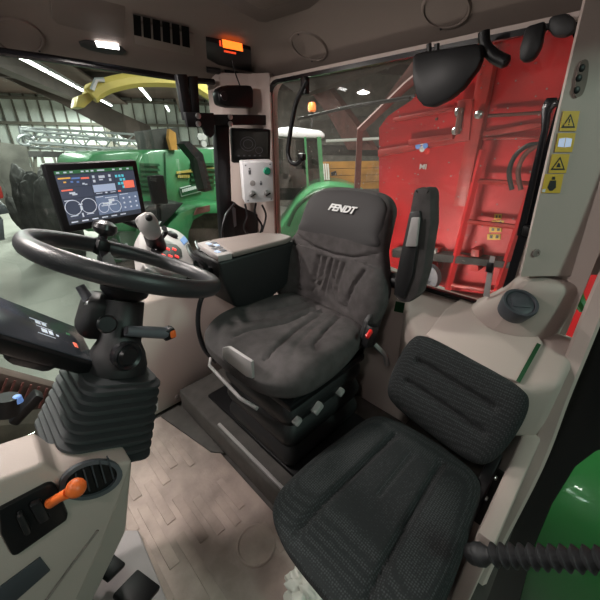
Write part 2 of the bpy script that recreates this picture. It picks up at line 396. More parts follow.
# ------------------------------------------------------------------ the shed
G = -1.4
struct('ground', MB().box((6, 8, G-.05), (60, 60, .1)), 'conc')
def shed_box(s0, s1, r0, r1, z0, z1):
    return [shed(s0, r0, z0), shed(s1, r0, z0), shed(s1, r1, z0), shed(s0, r1, z0)], (0, 0, z1-z0)
struct('wall_shed_gable', MB().prism(*shed_box(21, 21.1, -14, 14, .2, 4.2)), 'sheet')
struct('wall_shed_base', MB().prism(*shed_box(20.6, 20.9, -14, 14, G, .35)), 'wallg')
mb = MB()
for k in range(52): mb.prism(*shed_box(20.9, 20.99, -13+k*.52, -13+k*.52+.06, .35, 4.2))
for z in (1.25, 2.25, 3.3): mb.prism(*shed_box(20.75, 20.9, -14, 14, z, z+.13))
mb.prism(*shed_box(20.6, 20.9, -4.0, -3.8, .3, 4.2))
struct('trim_9', mb, 'stud')
struct('roof_shed', MB().prism(*shed_box(-6, 22, -12, 14, 3.55, 3.65)), 'roof')
def sbeam(r, z0, z1, w, m='beam'): return struct('roof_beam', MB().prism(*shed_box(1, 20.8, r-w, r+w, z0, z1)), m)
sbeam(-3.75, 2.78, 3.55, .16); sbeam(-.1, 2.95, 3.55, .2, 'roof'); sbeam(2.6, 2.95, 3.55, .2)
struct('roof_rafter', MB().prism([at(x, y, y=15.5) for x, y in ((-20, 54), (0, 60), (60, 86), (150, 126), (160, 150), (125, 138), (60, 103), (0, 76), (-20, 70))], (.1, .3, 0)), 'beam')
struct('roof_gutter', MB().prism(*shed_box(1, 20.8, -3.5, -2.75, 3.22, 3.28)), 'roof')
for s in (6.5, 10.5, 14.5):
    struct('roof_rafter', MB().prism(*shed_box(s, s+.2, -12, 14, 3.28, 3.55)), 'beam')
struct('wall_shed_rear', MB().prism([V((11, -6, G)), V((11, 14, G)), V((11.2, 14, G)), V((11.2, -6, G))], (0, 0, 5)), 'wallg')
struct('wall_shed_left', MB().prism([V((-8, -5.5, G)), V((14, -5.5, G)), V((14, -5.7, G)), V((-8, -5.7, G))], (0, 0, 5)), 'wallg')
# fluorescent tubes under the beams
tl = [((9.0, 10.9), -3.12), ((11.0, 13.0), -3.12), ((13.2, 15.4), -3.12), ((15.8, 18.4), -3.12), ((11.0, 15.8), -1.25), ((17.8, 20.2), -.8)]
tn = ['first fluorescent tube of the row under the gutter beam, nearest the camera', 'second fluorescent tube of the row under the gutter beam', 'third fluorescent tube of the row under the gutter beam, beside the spout tip', 'farthest fluorescent tube of the row under the gutter beam', 'fluorescent tube on the roof just below the yellow spout', 'small distant fluorescent tube above the harvester hopper']
for i, ((s0, s1), r) in enumerate(tl):
    lt = thing('tube_light', tn[i], 'light', shed((s0+s1)/2, r, 2.95), 'fluorescent tubes on the shed roof')
    obj('housing', MB().prism(*shed_box(s0, s1, r-.07, r+.07, 2.95, 3.02)), 'white', lt)
    obj('tube', MB().tube([shed(s0+.03, r, 2.93), shed(s1-.03, r, 2.93)], .035, 8), 'tube', lt)

# ================================================================== OUTSIDE MACHINES
def flat(pxs, vec, bevel=0, **kw):
    """solid whose face is an outline on a plane of the place, with real depth along vec"""
    return MB().prism([at(px, py, **kw) for px, py in pxs], vec, bevel)
YD = V((0, 1, 0)); XD = V((1, 0, 0))
# forage harvester
hv = thing('forage_harvester', 'large green forage harvester with yellow stripe parked beyond the right side pane', 'harvester', (3.0, 7.0, G))
obj('body', flat([(139, 162), (143, 153), (150, 150), (262, 147), (262, 262), (139, 262)], (0, 2.4, 0), .04, y=6), 'green', hv)
obj('hood', flat([(86, 160), (92, 154), (105, 152), (141, 151), (141, 232), (86, 232)], (0, 2.0, 0), .05, y=6.15), 'green', hv)
for k in range(6):
    y = 163+k*5.0
    obj('louvre', flat([(139, y), (158, y+.6), (159, y+3.0), (139, y+2.4)], (0, -.05, 0), y=5.98), 'greendk', hv)
for k in range(5):
    y = 163+k*5.2
    obj('louvre', flat([(190, y), (214, y), (214, y+2.6), (190, y+2.6)], (0, -.05, 0), y=5.98), 'greendk', hv)
obj('panel_seam', flat([(164, 152), (165, 152), (167, 204), (166, 204)], (0, -.02, 0), y=5.98), 'greendk', hv)
obj('yellow_stripe', flat([(176, 171.5), (198, 168.5), (218, 167.5), (218, 170.5), (196, 171.7), (176, 173.6)], (0, -.03, 0), y=5.97), 'yellowp', hv)
mb = MB()
for k in range(6): mb.prism([at(x, y, y=5.97) for x, y in ((177.5+k*2, 175), (179+k*2, 174.8), (179+k*2, 177.6), (177.5+k*2, 177.8))], (0, -.02, 0))
obj('model_lettering', mb, 'yellowp', hv)
obj('name_plate', flat([(179, 188), (200, 182.5), (202, 191), (181, 196.6)], (0, -.03, 0), y=5.97), 'whiteink', hv)
mb = flat([(180, 188.6), (199.3, 183.6), (201, 190.4), (182, 195.5)], (0, -.02, 0), y=5.94)
obj('name_plate_field', mb, 'greendk', hv)
mb = MB()
for k in range(9):
    x = 182+k*2; y = 190.5-k*.52
    mb.prism([at(a, b, y=5.92) for a, b in ((x, y-1.2), (x+1.3, y-1.5), (x+1.5, y+1.6), (x+.2, y+1.9))], (0, -.01, 0))
obj('plate_lettering', mb, 'whiteink', hv)
obj('fender', flat([(164, 236), (169, 224), (180, 213), (196, 207), (214, 204), (240, 205), (240, 212), (205, 214), (194, 220), (189, 232), (188, 250), (176, 250)], (0, 1.2, 0), .02, y=5.3), 'green', hv)
obj('reflector', flat([(196, 208), (209, 205), (209, 211), (193, 215)], (0, -.03, 0), y=5.28), 'rust', hv)
c = at(212, 254, y=5.9); obj('wheel', MB().lathe(c, (0, 1, 0), [(.2, -.1), (.55, -.12), (.95, -.05), (1.0, .1), (1.0, .5), (.9, .6)], 32), 'tyre', hv)
obj('sloping_apron', flat([(150, 205), (184, 203), (172, 216), (160, 228), (140, 228), (128, 222)], (0, .5, 0), .02, y=5.2), 'dark', hv)
obj('hopper', flat([(151, 130), (178, 127), (181, 152), (156, 152)], (0, .8, 0), .02, y=6.1), 'junk', hv)
obj('hopper_flap', flat([(167, 129), (173, 133), (175, 150), (169, 150), (166, 138)], (0, -.1, 0), y=6.0), 'ply', hv)
sp = [(250, 140), (236, 118), (222, 103), (206, 92), (190, 83), (165, 80), (135, 80), (113, 84), (100, 89), (91, 96)]
obj('spout', MB().tube(curve_pts([at(x, y, y=5.6) for x, y in sp], 4), .10, 8), 'yellowp', hv)
obj('spout_tip', flat([(91, 82), (99, 80), (103, 92), (93, 100), (84, 108), (76, 107), (78, 96), (88, 92)], (0, .3, 0), .01, y=5.6), 'yellowp', hv)
obj('spout_bracket', MB().tube([at(92, 90, y=5.5), at(96, 80, y=5.5), at(104, 80, y=5.5)], .03, 6), 'tin', hv)
obj('arm_bracket', flat([(184, 144), (189, 141), (203, 154), (212, 190), (205, 192), (197, 160)], (0, .25, 0), y=5.0), 'black', hv)
for x, y in ((199, 137), (203, 137), (203, 144)):
    obj('work_lamp', MB().lathe(at(x, y, y=5.3), (0, -1, 0), [(.04, 0), (.055, .03), (.05, .04)], 12), 'lgrey', hv)
# crop sprayer boom folded beyond the harvester
sb = thing('sprayer_boom', 'bundle of folded silver tube lattice boom arms above the green hood', 'boom', at(80, 150, y=9))
def boom(y, pa, pb, h, n):
    mb = MB(); A = at(*pa, y=y); B = at(*pb, y=y); hv_ = V((0, 0, h))
    for q in (V((0, 0, 0)), hv_): mb.tube([A+q, B+q], .028, 6)
    for i in range(n):
        p = A.lerp(B, i/n); r = A.lerp(B, (i+1)/n); mb.tube([p, r+hv_] if i % 2 else [p+hv_, r], .016, 5)
    mb.tube([A, A+hv_], .03, 6); return mb
obj('boom_arm', boom(9.0, (24, 142), (150, 152), .22, 12), 'tin', sb)
obj('boom_arm', boom(9.6, (22, 136), (150, 142), .16, 14), 'tin', sb)
obj('boom_arm', boom(10.2, (30, 147), (148, 156), .12, 10), 'tin', sb)
for k, (x, y) in enumerate(((26, 140), (31, 134))):
    pts = [at(x+9*math.cos(a)*.9, y+5*math.sin(a), y=8.9+.5*k) for a in [math.radians(v) for v in range(60, 301, 24)]]
    obj('boom_end_hoop', MB().tube(pts, .03, 6), 'tin', sb)
obj('support_frame', MB().prism([at(112, 150, y=9.9), at(116, 150, y=9.9), at(116, 150, y=9.9)-V((0, 0, 2.45)), at(112, 150, y=9.9)-V((0, 0, 2.45))], (0, .15, 0)).box(at(112, 148, y=9.75), (.5, 1.6, .06)), 'tin', sb)
# clutter along the shed wall
bn = thing('storage_bench', 'low dark metal workbench against the far wall behind the boom', 'bench', at(55, 200, z=G))
obj('bench_top', flat([(30, 151), (84, 152), (84, 158), (30, 157)], (0, 1.0, 0), y=13.5), 'junk', bn)
for x in (34, 58, 80): obj('leg', flat([(x, 157), (x+3, 157), (x+4, 195), (x+1, 195)], (0, .15, 0), y=13.55), 'stud', bn)
tag(obj('steel_door', flat([(0, 142), (27, 146), (34, 190), (36, 196), (8, 196), (0, 176)], (0, .1, 0), y=13.0), 'wallg'), 'tall grey boarded sliding door at the left edge of the shed', 'door')
cl = [((20, 176), .40, 'heap of dark scrap metal beside the grey door'), ((32, 188), .50, 'rounded dark heap of scrap standing on the concrete near the wall'), ((46, 178), .45, 'tall dark machine part leaning by the workbench'), ((52, 196), .5, 'dark lump of machinery just left of the terminal screen'), ((14, 196), .35, 'small pale and dark heap on the concrete by the door')]
from mathutils import noise as mn
for i, ((px, py), r, lab) in enumerate(cl):
    p = at(px, py, y=(12.2, 10.4, 11.6, 9.4, 14.2)[i]); hgt = (p.z-G)/2+r*.35; bm = bmesh.new(); bmesh.ops.create_icosphere(bm, subdivisions=4, radius=1)
    for v in bm.verts:
        k = 1+.22*mn.noise(v.co*1.1+V((i*7, 0, 0)))+.08*mn.noise(v.co*4+V((i*3, 0, 0))); v.co = V((v.co.x*k*r*.8, v.co.y*k*r*.7, v.co.z*k*hgt))
    mb = MB(); mb.bm(bm, V((p.x, p.y, G+hgt)), None, False)
    tag(obj('scrap_heap', mb, 'junk'), lab, 'scrap', 'scrap heaps along the shed wall')
tr = thing('trolley', 'small low grey trolley at the far left edge of the concrete floor', 'trolley', at(2, 240, z=G))
obj('deck', flat([(-20, 208), (5, 205), (10, 213), (-20, 218)], (0, .8, 0), .01, y=7.5), 'slate', tr)
obj('drawer_box', flat([(-20, 220), (3, 219), (5, 240), (-20, 243)], (0, .8, 0), .01, y=7.5), 'grey', tr)
tag(obj('red_crate', flat([(-14, 184), (1, 186), (4, 198), (-14, 203)], (0, .5, 0), .02, y=7.6), 'trailer2'), 'red crate standing on the low trolley at the left edge', 'crate')

# green tractor behind the rear pane
VD = V((.7071, .7071, 0))
tk = thing('parked_tractor', 'green tractor with white cab roof seen through the left part of the rear pane', 'tractor', (3.9, 4.2, G))
kw = dict(P=(3.9, 4.1, 0), N=(1, 1, 0))
obj('roof', flat([(270, 136), (272, 129), (290, 126.5), (321, 130.5), (325, 134), (325, 138), (300, 138)], VD*1.1, .03, **kw), 'white', tk)
obj('cab_glass', flat([(270, 139), (318, 139), (320, 188), (270, 188)], VD*.9, P=(3.95, 4.15, 0), N=(1, 1, 0)), 'glassC', tk)
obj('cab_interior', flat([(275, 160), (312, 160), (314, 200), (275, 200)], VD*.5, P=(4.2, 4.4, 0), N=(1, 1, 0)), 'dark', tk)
for a, b, w in ((317, 321, 4), (304, 307, 2.2), (271, 272, 3)):
    obj('cab_post', flat([(a, 137), (a+w, 137), (b+w, 190), (b, 190)], VD*.1, **kw), 'green', tk)
obj('hood', flat([(262, 250), (284, 222), (296, 202), (312, 188), (330, 184), (350, 186), (372, 194), (398, 214), (398, 262), (262, 262)], VD*1.4, .08, P=(3.5, 3.7, 0), N=(1, 1, 0)), 'green', tk)
obj('fender_line', MB().tube(curve_pts([at(x, y, P=(3.44, 3.64, 0), N=(1, 1, 0)) for x, y in ((288, 226), (296, 208), (310, 196), (325, 190))], 4), .03, 6), 'greendk', tk)
obj('mirror', flat([(331, 173), (336, 171), (337, 175), (332, 176)], VD*.1, **kw), 'black', tk)
for k in range(3): obj('side_lamp', flat([(323+k*2.2, 164), (324.2+k*2.2, 164), (325.4+k*2.2, 180), (324+k*2.2, 180)], VD*.08, **kw), 'whiteink', tk)
bc = thing('warning_beacon', 'orange rotating beacon on the roof of the parked green tractor', 'beacon', at(312, 113, **kw))
obj('lens', MB().lathe(at(312, 112, **kw), (0, 0, 1), [(.045, 0), (.062, .02), (.062, .09), (.045, .125), (.015, .13)], 16), 'amber', bc)
obj('stem', MB().tube([at(312, 127, **kw), at(312, 112, **kw)], .02, 8), 'dark', bc)
ob = thing('board_stack', 'orange brown timber boards leaning behind the parked tractor', 'boards', at(350, 190, z=G))
kw2 = dict(P=(5.6, 5.0, 0), N=(1, 1, 0))
for k in range(4):
    obj('board', flat([(322, 162+k*7), (382, 161+k*7), (382, 167.5+k*7), (322, 168.5+k*7)], VD*.2, **kw2), 'ply', ob)
for (pa, pb, r, m, lab) in (((318, 150), (384, 151), .13, 'junk', 'thick dark green pipe over the orange boards'), ((326, 141), (380, 138.5), .035, 'sheet', 'thin cream pipe running level behind the rear pane'), ((300, 132), (382, 126), .30, 'wallg', 'very thick brown pipe under the shed roof behind the rear pane')):
    tag(obj('pipe', MB().tube([at(*pa, P=(6.4+12*r, 5.6, 0), N=(1, 1, 0)), at(*pb, P=(6.4+12*r, 5.6, 0), N=(1, 1, 0))], r, 14), m), lab, 'pipe')
fb = thing('steel_brace', 'cranked brown red steel brace rising beside the trailer behind the rear pane', 'brace', at(358, 190, x=3.2))
obj('brace_bar', MB().tube([at(357, 192, x=3.2), at(360, 130, x=3.2), at(406, 86, x=3.2), at(440, 58, x=3.2)], .045, 4), 'rust', fb)
obj('gusset', flat([(384, 100), (412, 62), (418, 72), (398, 96)], (.04, 0, 0), x=3.25), 'rust', fb)
tag(obj('roof_truss', MB().prism([at(x, y, x=7.5) for x, y in ((300, 78), (322, 80), (358, 128), (372, 150), (348, 150), (330, 118))], (.3, 0, 0)), 'rust'), 'dark brown slanting roof truss beyond the rear pane', 'truss')
tag(obj('roof_truss', MB().prism([at(x, y, x=7.0) for x, y in ((280, 82), (460, 20), (466, 34), (300, 96))], (.3, 0, 0)), 'beam'), 'long dark level truss above the parked tractor', 'truss')

# red trailer
tl_ = thing('farm_trailer', 'big bright red steel trailer filling the rear pane', 'trailer', (3.5, .2, G))
obj('side_panel', MB().prism([at(x, y, x=3.0) for x, y in ((379, 128), (388, 116), (412, 100), (440, 60), (470, -20))]+[V((3, -2.4, 3.0)), V((3, -2.4, -.35)), at(379, 262, x=3.0)], (2.2, 0, 0)), 'trailer', tl_)
def tp(name, pxs, m='trailer', x=3.0, d=-.05, bevel=.006, lab=None): return obj(name, flat(pxs, (d, 0, 0), bevel, x=x), m, tl_, lab)
tp('corner_post', [(490, 20), (500, 18), (497, 70), (470, 205), (457, 205), (482, 75)], 'trailer2', d=-.09)
tp('upper_rail', [(380, 150), (600, 112), (600, 117), (380, 157)], 'trailer2', d=-.04)
tp('upper_rail', [(395, 118), (478, 103), (478, 107), (394, 122)], 'trailer2', d=-.03)
tp('side_rail', [(412, 140), (456, 134), (456, 139), (412, 146)], 'trailer2', d=-.07)
tp('latch_plate', [(463, 102), (478, 100), (474, 141), (460, 142)], 'trailer2', d=-.11)
tp('upper_rail', [(482, 137), (560, 136), (560, 139), (481, 140)], 'trailer2', d=-.05)
for k in range(3): tp('rivet', [(436+k*20, 118-k*3), (438+k*20, 117.6-k*3), (438+k*20, 120-k*3), (436+k*20, 120.4-k*3)], 'rust', d=-.02, bevel=0)
for x, y in ((460, 112), (457, 131), (480, 115)):
    obj('latch_bolt', MB().lathe(at(x, y, x=2.9), (-1, 0, 0), [(.028, 0), (.028, .04), (.016, .05)], 10), 'chrome', tl_)
obj('latch_bar', MB().tube([at(461, 108, x=2.87), at(457, 134, x=2.87)], .022, 8), 'rust', tl_)
obj('latch_rod', MB().tube([at(488, 116, x=2.93), at(552, 112, x=2.93)], .012, 8), 'rust', tl_)
lad = obj('ladder', MB().tube([at(483, 150, x=2.86), at(446, 296, x=2.86)], .028, 4).tube([at(541, 160, x=2.86), at(494, 300, x=2.86)], .028, 4), 'trailer', tl_)
for (xa, ya), (xb, yb) in (((471, 181), (529, 184)), ((463, 221), (517, 227)), ((456, 255), (506, 268)), ((450, 285), (500, 292))):
    obj('rung', MB().tube([at(xa, ya, x=2.87), at(xb, yb, x=2.87)], .020, 6), 'trailer2', lad)
for a, b, c_, d_ in ((495, 214, 502, 219), (492, 220.5, 504, 225.5), (490, 227, 502, 232), (488, 234, 501, 239.5)):
    s_ = tp('warning_sticker', [(a, b), (c_, b), (c_-.5, d_), (a-.5, d_)], 'yellow', d=-.012, bevel=0)
    mb = MB(); w = c_-a
    for q in (.15, .6): mb.prism([at(a+w*q, b+1.2, x=2.985), at(a+w*(q+.22), b+1.2, x=2.985), at(a+w*(q+.2), d_-1.2, x=2.985), at(a+w*(q-.02), d_-1.2, x=2.985)], (-.004, 0, 0))
    obj('sticker_mark', mb, 'ink', s_)
for k, off in enumerate((0, 9)):
    pts = [at(x+off, y, x=2.8) for x, y in ((512, 190), (509, 172), (515, 156), (527, 146), (538, 144))]
    obj('hydraulic_hose', MB().tube(curve_pts(pts, 4), .016, 8), 'rust' if k else 'dark', tl_)
R_t = fr((0, -1, 0), (0, 0, 1), (-1, 0, 0))
obj('lettering', text_mb('MI', .06, at(423, 167, x=2.975), R_t, .002, 0, .001), 'whiteink', tl_)
for k, (dx, dy, m) in enumerate(((-4, -1, 's_blue'), (0, -5, 'whiteink'), (3, -1, 's_blue'), (0, 2, 'whiteink'), (5, 4, 'red'))):
    obj('emblem_petal', MB().ball(at(422+dx, 147+dy, x=2.945), .026, 10, (.25, 1, 1)), m, tl_)
tp('chassis_beam', [(400, 246), (560, 262), (560, 268), (400, 254)], 'junk', d=-.16)
tp('chassis_rail', [(400, 284), (540, 300), (540, 306), (400, 291)], 'rust', d=-.12)
for x in (440, 480): tp('gusset', [(x-4, 246), (x+4, 247), (x+3, 268), (x-6, 268)], 'trailer2', d=-.12)
obj('coupling_ring', MB().lathe(at(430, 276, x=2.8), (-1, .2, 0), [(.05, 0), (.12, 0), (.12, .06), (.07, .07), (.05, .03)], 18), 'grey', tl_)
obj('coupling_box', flat([(424, 248), (436, 250), (436, 262), (424, 261)], (.08, 0, 0), .01, x=2.85), 'lgrey', tl_)
tag(obj('wheel', MB().lathe((3.9, 1.9, -.9), (0, 1, 0), [(.2, -.1), (.5, -.15), (.55, 0), (.55, .3), (.3, .35)], 28), 'tyre'), 'dark trailer wheel low behind the operator seat', 'wheel')

# this tractor's own fender, front tyre and mirror outside the cab
mb = MB(); vs = []; nn = 16
for i in range(nn+1):
    a = math.radians(-12+160*i/nn)
    for yy, rr in ((-.03, .86), (-.05, .885), (-.10, .90), (-1.0, .90), (-1.06, .885), (-1.09, .84)): vs.append(V((2.28-rr*math.cos(math.pi-a)*-1, yy, -.80+rr*math.sin(a))))
fs = []
for i in range(nn):
    for k in range(5): a = i*6+k; fs.append((a, a+1, a+7, a+6))
mb.add(vs, fs, True); o = obj('rear_fender', mb, 'fender'); tag(o, 'curved bright green rear fender outside the open door', 'fender')
o.modifiers.new('s', 'SOLIDIFY').thickness = .012
tag(obj('front_tyre', MB().lathe((-.55, 2.1, -.78), (0, 1, 0), [(.3, .0), (.55, -.02), (.68, .03), (.72, .1), (.72, .42), (.68, .5), (.3, .5)], 40), 'tyre'), 'muddy tractor tyre below the side pane at the left edge', 'tyre')
mr = thing('side_mirror', 'black side mirror plate outside the pane between terminal and window post', 'mirror', at(158, 190, y=2.3))
obj('mirror_head', flat([(149, 176), (164, 175), (169, 204), (154, 205)], (0, .05, 0), .01, y=2.3), 'black', mr)
obj('mirror_arm', MB().tube([at(158, 200, y=2.33), at(160, 222, y=2.3), at(150, 236, y=2.1)], .016, 8), 'black', mr)
m2 = thing('engine_parts', 'pale tangle of pipes and brackets outside under the terminal screen', 'engine', at(128, 262, y=2.2))
ep = at(128, 268, y=2.55); obj('engine_block', MB().box((ep.x, 2.6, (ep.z+.10+G)/2), (.30, .3, ep.z+.10-G), None, .03), 'junk', m2)
for k in range(9):
    a = (112+random.uniform(0, 34), 240+random.uniform(0, 34)); b = (a[0]+random.uniform(-12, 14), a[1]+random.uniform(-10, 10))
    obj('engine_pipe', MB().tube([at(*a, y=2.2), at(*b, y=2.25)], random.uniform(.008, .02), 8), random.choice(['tin', 'conc', 'junk', 'greendk']), m2)
# ================================================================== OPEN DOOR ON THE NEAR SIDE
dr = thing('door_1', 'black framed glass cab door standing open at the lower right', 'door', (1.30, -.05, .1))
fr_px = [(640, 220), (600, 300), (580, 350), (560, 395), (535, 455), (512, 505), (488, 555), (466, 606), (455, 640), (512, 640), (520, 600), (534, 548), (552, 505), (575, 468), (596, 452), (640, 440), (660, 300)]
dr['kind'] = 'structure'
obj('door_frame', flat(fr_px, (.045, 0, 0), .008, x=1.30), 'doorseal', dr)
obj('door_glass', flat([(640, 430), (590, 440), (560, 470), (530, 540), (505, 640), (760, 640), (760, 430)], (.005, 0, 0), x=1.32), 'glassS', dr)
# bellows covered check strut
st = thing('door_strut', 'black ribbed rubber bellows strut reaching from the door jamb to the open door', 'strut', at(480, 560, t=.66))
A = at(474, 554, t=.68); B = at(640, 562, t=.52); ax = (B-A); L = ax.length; prof = [(.004, -.012), (.016, -.008), (.022, .005), (.022, .018), (.014, .03)]
for k in range(13):
    h = .034+k*(L-.04)/13; prof += [(.0135, h), (.0225, h+(L-.04)/30), (.0215, h+(L-.04)/24)]
obj('bellows', MB().lathe(A, ax, prof, 20), 'rubber', st)
obj('ball_joint', MB().ball(A, .021, 14), 'dark', st)

# ================================================================== INSIDE THE CAB
# floor mat with raised strips and a disc
fm = thing('floor_mat', 'worn beige rubber floor mat with raised strips and a round medallion', 'floor mat', (.3, .8, -.015))
obj('mat_sheet', MB().prism([V((.02, 1.38, -.015)), V((.36, 1.38, -.015)), V((.46, 1.30, -.015)), V((.46, .02, -.015)), V((-.05, .02, -.015)), V((-.03, .9, -.015))], (0, 0, .015), .004), 'mat_', fm)
mb = MB()
for k, x in enumerate((.06, .115, .17, .225, .28)):
    for y0, y1 in (((.62, .86), (.90, 1.10)), ((.70, .98), (1.02, 1.28)), ((.50, .78), (.84, 1.06)), ((.70, .92), (1.0, 1.2)), ((.68, .86), (1.05, 1.3)))[k]:
        mb.box((x, (y0+y1)/2, .001), (.034, y1-y0, .006), None, .002)
for x, y0, y1 in ((.34, .66, .80), (.385, .70, .86), (.34, 1.0, 1.2), (.40, .48, .60)): mb.box((x, (y0+y1)/2, .001), (.028, y1-y0, .006), None, .002)
obj('raised_strips', mb, 'matrib', fm)
circ = [V((.345+.064*math.cos(2*math.pi*i/40), .56+.064*math.sin(2*math.pi*i/40), .0015)) for i in range(40)]
obj('medallion', MB().tube(circ, .0045, 8, True).prism([V((p.x, p.y, .0005)) for p in circ], (0, 0, .0015)), 'matrib', fm)
fp = thing('foot_plate', 'pale grey footwell plate beside the pedals', 'plate', (0, .75, .02))
obj('plate', MB().prism([V((.0, .95, 0)), V((.07, .88, 0)), V((.055, .60, 0)), V((-.10, .60, 0)), V((-.16, .90, .0))], (0, 0, .03), .006), 'plate', fp)
tag(obj('paper_scrap', MB().box(at(110, 537, z=.04), (.05, .03, .012), Matrix.Rotation(.5, 3, 'Z'), .005), 'lgrey'), 'small pale crumpled scrap beside the pedals', 'scrap')
for i, (lab, c0, sx, sy) in enumerate((('upper smaller black pedal beside the dashboard side', (108, 566), .06, .075), ('lower bigger black pedal at the bottom edge beside the dashboard', (137, 592), .085, .09))):
    p = at(*c0, z=.13); pd = thing('pedal', lab, 'pedal', p, 'pedals in the footwell')
    obj('pedal_pad', MB().box(p, (sx, sy, .018), Matrix.Rotation(math.radians(25), 3, 'Y') @ Matrix.Rotation(.4, 3, 'Z'), .006), 'black', pd)
    obj('pedal_arm', MB().tube([p+V((-.02, 0, -.01)), p+V((-.05, -.01, .0)), p+V((-.09, -.02, .03))], .009, 8), 'black', pd)
# operator seat plinth
pn = thing('seat_plinth', 'dark grey stepped plinth carrying the operator seat', 'plinth', (.75, .9, 0))
obj('plinth_box', MB().prism([V((.47, 1.36, 0)), V((.47, .40, 0)), V((1.10, .40, 0)), V((1.10, 1.36, 0))], (0, 0, .12), .012, 3), 'step', pn)
obj('side_tread', MB().prism([V((.36, 1.37, 0)), V((.47, 1.37, 0)), V((.47, .95, 0)), V((.43, 1.0, 0))], (0, 0, .012), .003), 'step', pn)
obj('slide_rail', MB().box((.492, .76, .124), (.014, .50, .012), None, .003), 'lgrey', pn, label='worn bright metal rail')
obj('slide_tray', MB().box((.76, .80, .128), (.42, .80, .02), None, .004), 'black', pn)
# ---- operator seat
SY = .82
seat = thing('operator_seat', 'grey cloth driving seat with tall winged backrest in the middle of the cab', 'seat', (.78, SY, .13))
Rc = fr((-1, 0, -.03), (0, -1, 0), (0, 0, 1))
co = V((.745, SY, .572))
cg = [([( -.20, .02), (-.02, .035), (.10, .075), (.19, .10)], .016), ([(-.20, -.02), (-.02, -.035), (.10, -.075), (.19, -.10)], .016),
      ([(-.22, .10), (-.10, .13), (.02, .17), (.06, .215)], .017), ([(-.22, -.10), (-.10, -.13), (.02, -.17), (.06, -.215)], .017),
      ([(-.20, .06), (-.05, .085), (.08, .13), (.13, .17)], .008), ([(-.20, -.06), (-.05, -.085), (.08, -.13), (.13, -.17)], .008)]
def cgroove(a, b): return -sum(d*math.exp(-(seg_d(a, b, p)/.010)**2) for p, d in cg)
def cshape(a, b): return .035*min(1, (abs(b)/.25)**3)-.02*math.exp(-((a+.05)**2+b*b)/.03)-.045*max(0, (a-.12)/.14)**2
obj('seat_cushion', puff([(-.25, -.20), (-.26, 0), (-.25, .20), (-.10, .265), (.08, .285), (.20, .262), (.268, .17), (.285, .0), (.268, -.17), (.20, -.262), (.08, -.285), (-.10, -.265)], .05, .075, co, Rc, 3.4, cshape, cgroove, 9), 'fabric', seat)
th = math.radians(13)
Rb = fr((0, -1, 0), (math.sin(th), 0, math.cos(th)), (-math.cos(th), 0, math.sin(th)))
bo = V((1.035, .85, .615))
def bwarp(q):                                                   # wings wrap forward, head end tips back a little
    return V((q.x+.08*q.y, q.y, q.z+.30*q.x*q.x*2.2-.10*max(0, q.y-.25)**2))
bg = [([(x, -.01), (x*1.15, .19)], .013) for x in (-.06, -.03, 0, .03, .06)]+[([(s*.14, .02), (s*.155, .12), (s*.19, .19)], .018) for s in (-1, 1)]+[([(s*.10, .02), (s*.17, .015)], .006) for s in (-1, 1)]
seam = [(-.26, .30), (-.21, .262), (-.11, .226), (0, .216), (.11, .226), (.21, .262), (.26, .30)]
def bgroove(a, h): return -sum(d*math.exp(-(seg_d(a, h, p)/.009)**2) for p, d in bg)-.012*math.exp(-(seg_d(a, h, seam)/.007)**2)
def bshape(a, h): return .03*min(1, (abs(a)/.24)**2)*(1 if h < .22 else .4)+.018*math.exp(-((h-.36)/.10)**2)
out_b = [(-.24, -.055), (0, -.06), (.24, -.055), (.295, .02), (.305, .12), (.27, .205), (.23, .28), (.216, .37), (.20, .44), (.135, .484), (0, .495), (-.135, .484), (-.20, .44), (-.216, .37), (-.23, .28), (-.27, .205), (-.305, .12), (-.295, .02)]
ctr = .21
o_b = bo+Rb @ V((0, ctr, 0))
bk = obj('backrest', puff([(a, h-ctr) for a, h in out_b], .052, .05, o_b, Rb, 4, lambda a, h: bshape(a, h+ctr), lambda a, h: bgroove(a, h+ctr), 8, warp=lambda q: bwarp(V((q.x, q.y+ctr, q.z)))-V((0, ctr, 0))), 'fabric', seat)
def hsurf(a, h): return .052*(max(0, 1-(max(abs(a)/.22, abs(h-.21)/.27))**4))**.25+bshape(a, h)+.30*a*a*2.2-.10*max(0, h-.25)**2
def tw(q): a, h = q.x, q.y+.405; return V((a+.08*h, h, hsurf(a, h)+.0115+q.z))
obj('lettering', text_mb('FENDT', .037, bo, Rb, .0012, .25, .0014, tw), 'logo', bk, label='silver white bold slanted lettering')
mb = MB(); vs = []; hw = [(.185, .245), (.196, .29), (.192, .37), (.178, .43)]
top_out = [(-.208, .285), (-.11, .238), (0, .228), (.11, .238), (.208, .285), (.206, .33), (.203, .38), (.187, .436), (.125, .474), (0, .485), (-.125, .474), (-.187, .436), (-.203, .38), (-.206, .33)]
cc = .345
obj('headrest_panel', puff([(a, h-cc) for a, h in top_out], .016, .01, bo+Rb @ V((0, cc, .036)), Rb, 5, lambda a, h: bshape(a, h+cc), None, 6, 14, warp=lambda q: bwarp(V((q.x, q.y+cc, q.z)))-V((0, cc, 0))), 'leather', bk, label='smooth dark upper panel')
obj('seat_skirt', MB().box((.80, SY, .49), (.40, .44, .09), None, .03), 'black', seat)
mb = MB(); vs = []; fs = []
def rrect(c, hx, hy, z, r=.04, k=4):
    o_ = []
    for sx, sy, a0 in ((1, 1, 0), (-1, 1, 90), (-1, -1, 180), (1, -1, 270)):
        for i in range(k+1):
            a = math.radians(a0+90*i/k); o_.append(V((c[0]+sx*(hx-r)+r*math.cos(a), c[1]+sy*(hy-r)+r*math.sin(a), z)))
    return o_
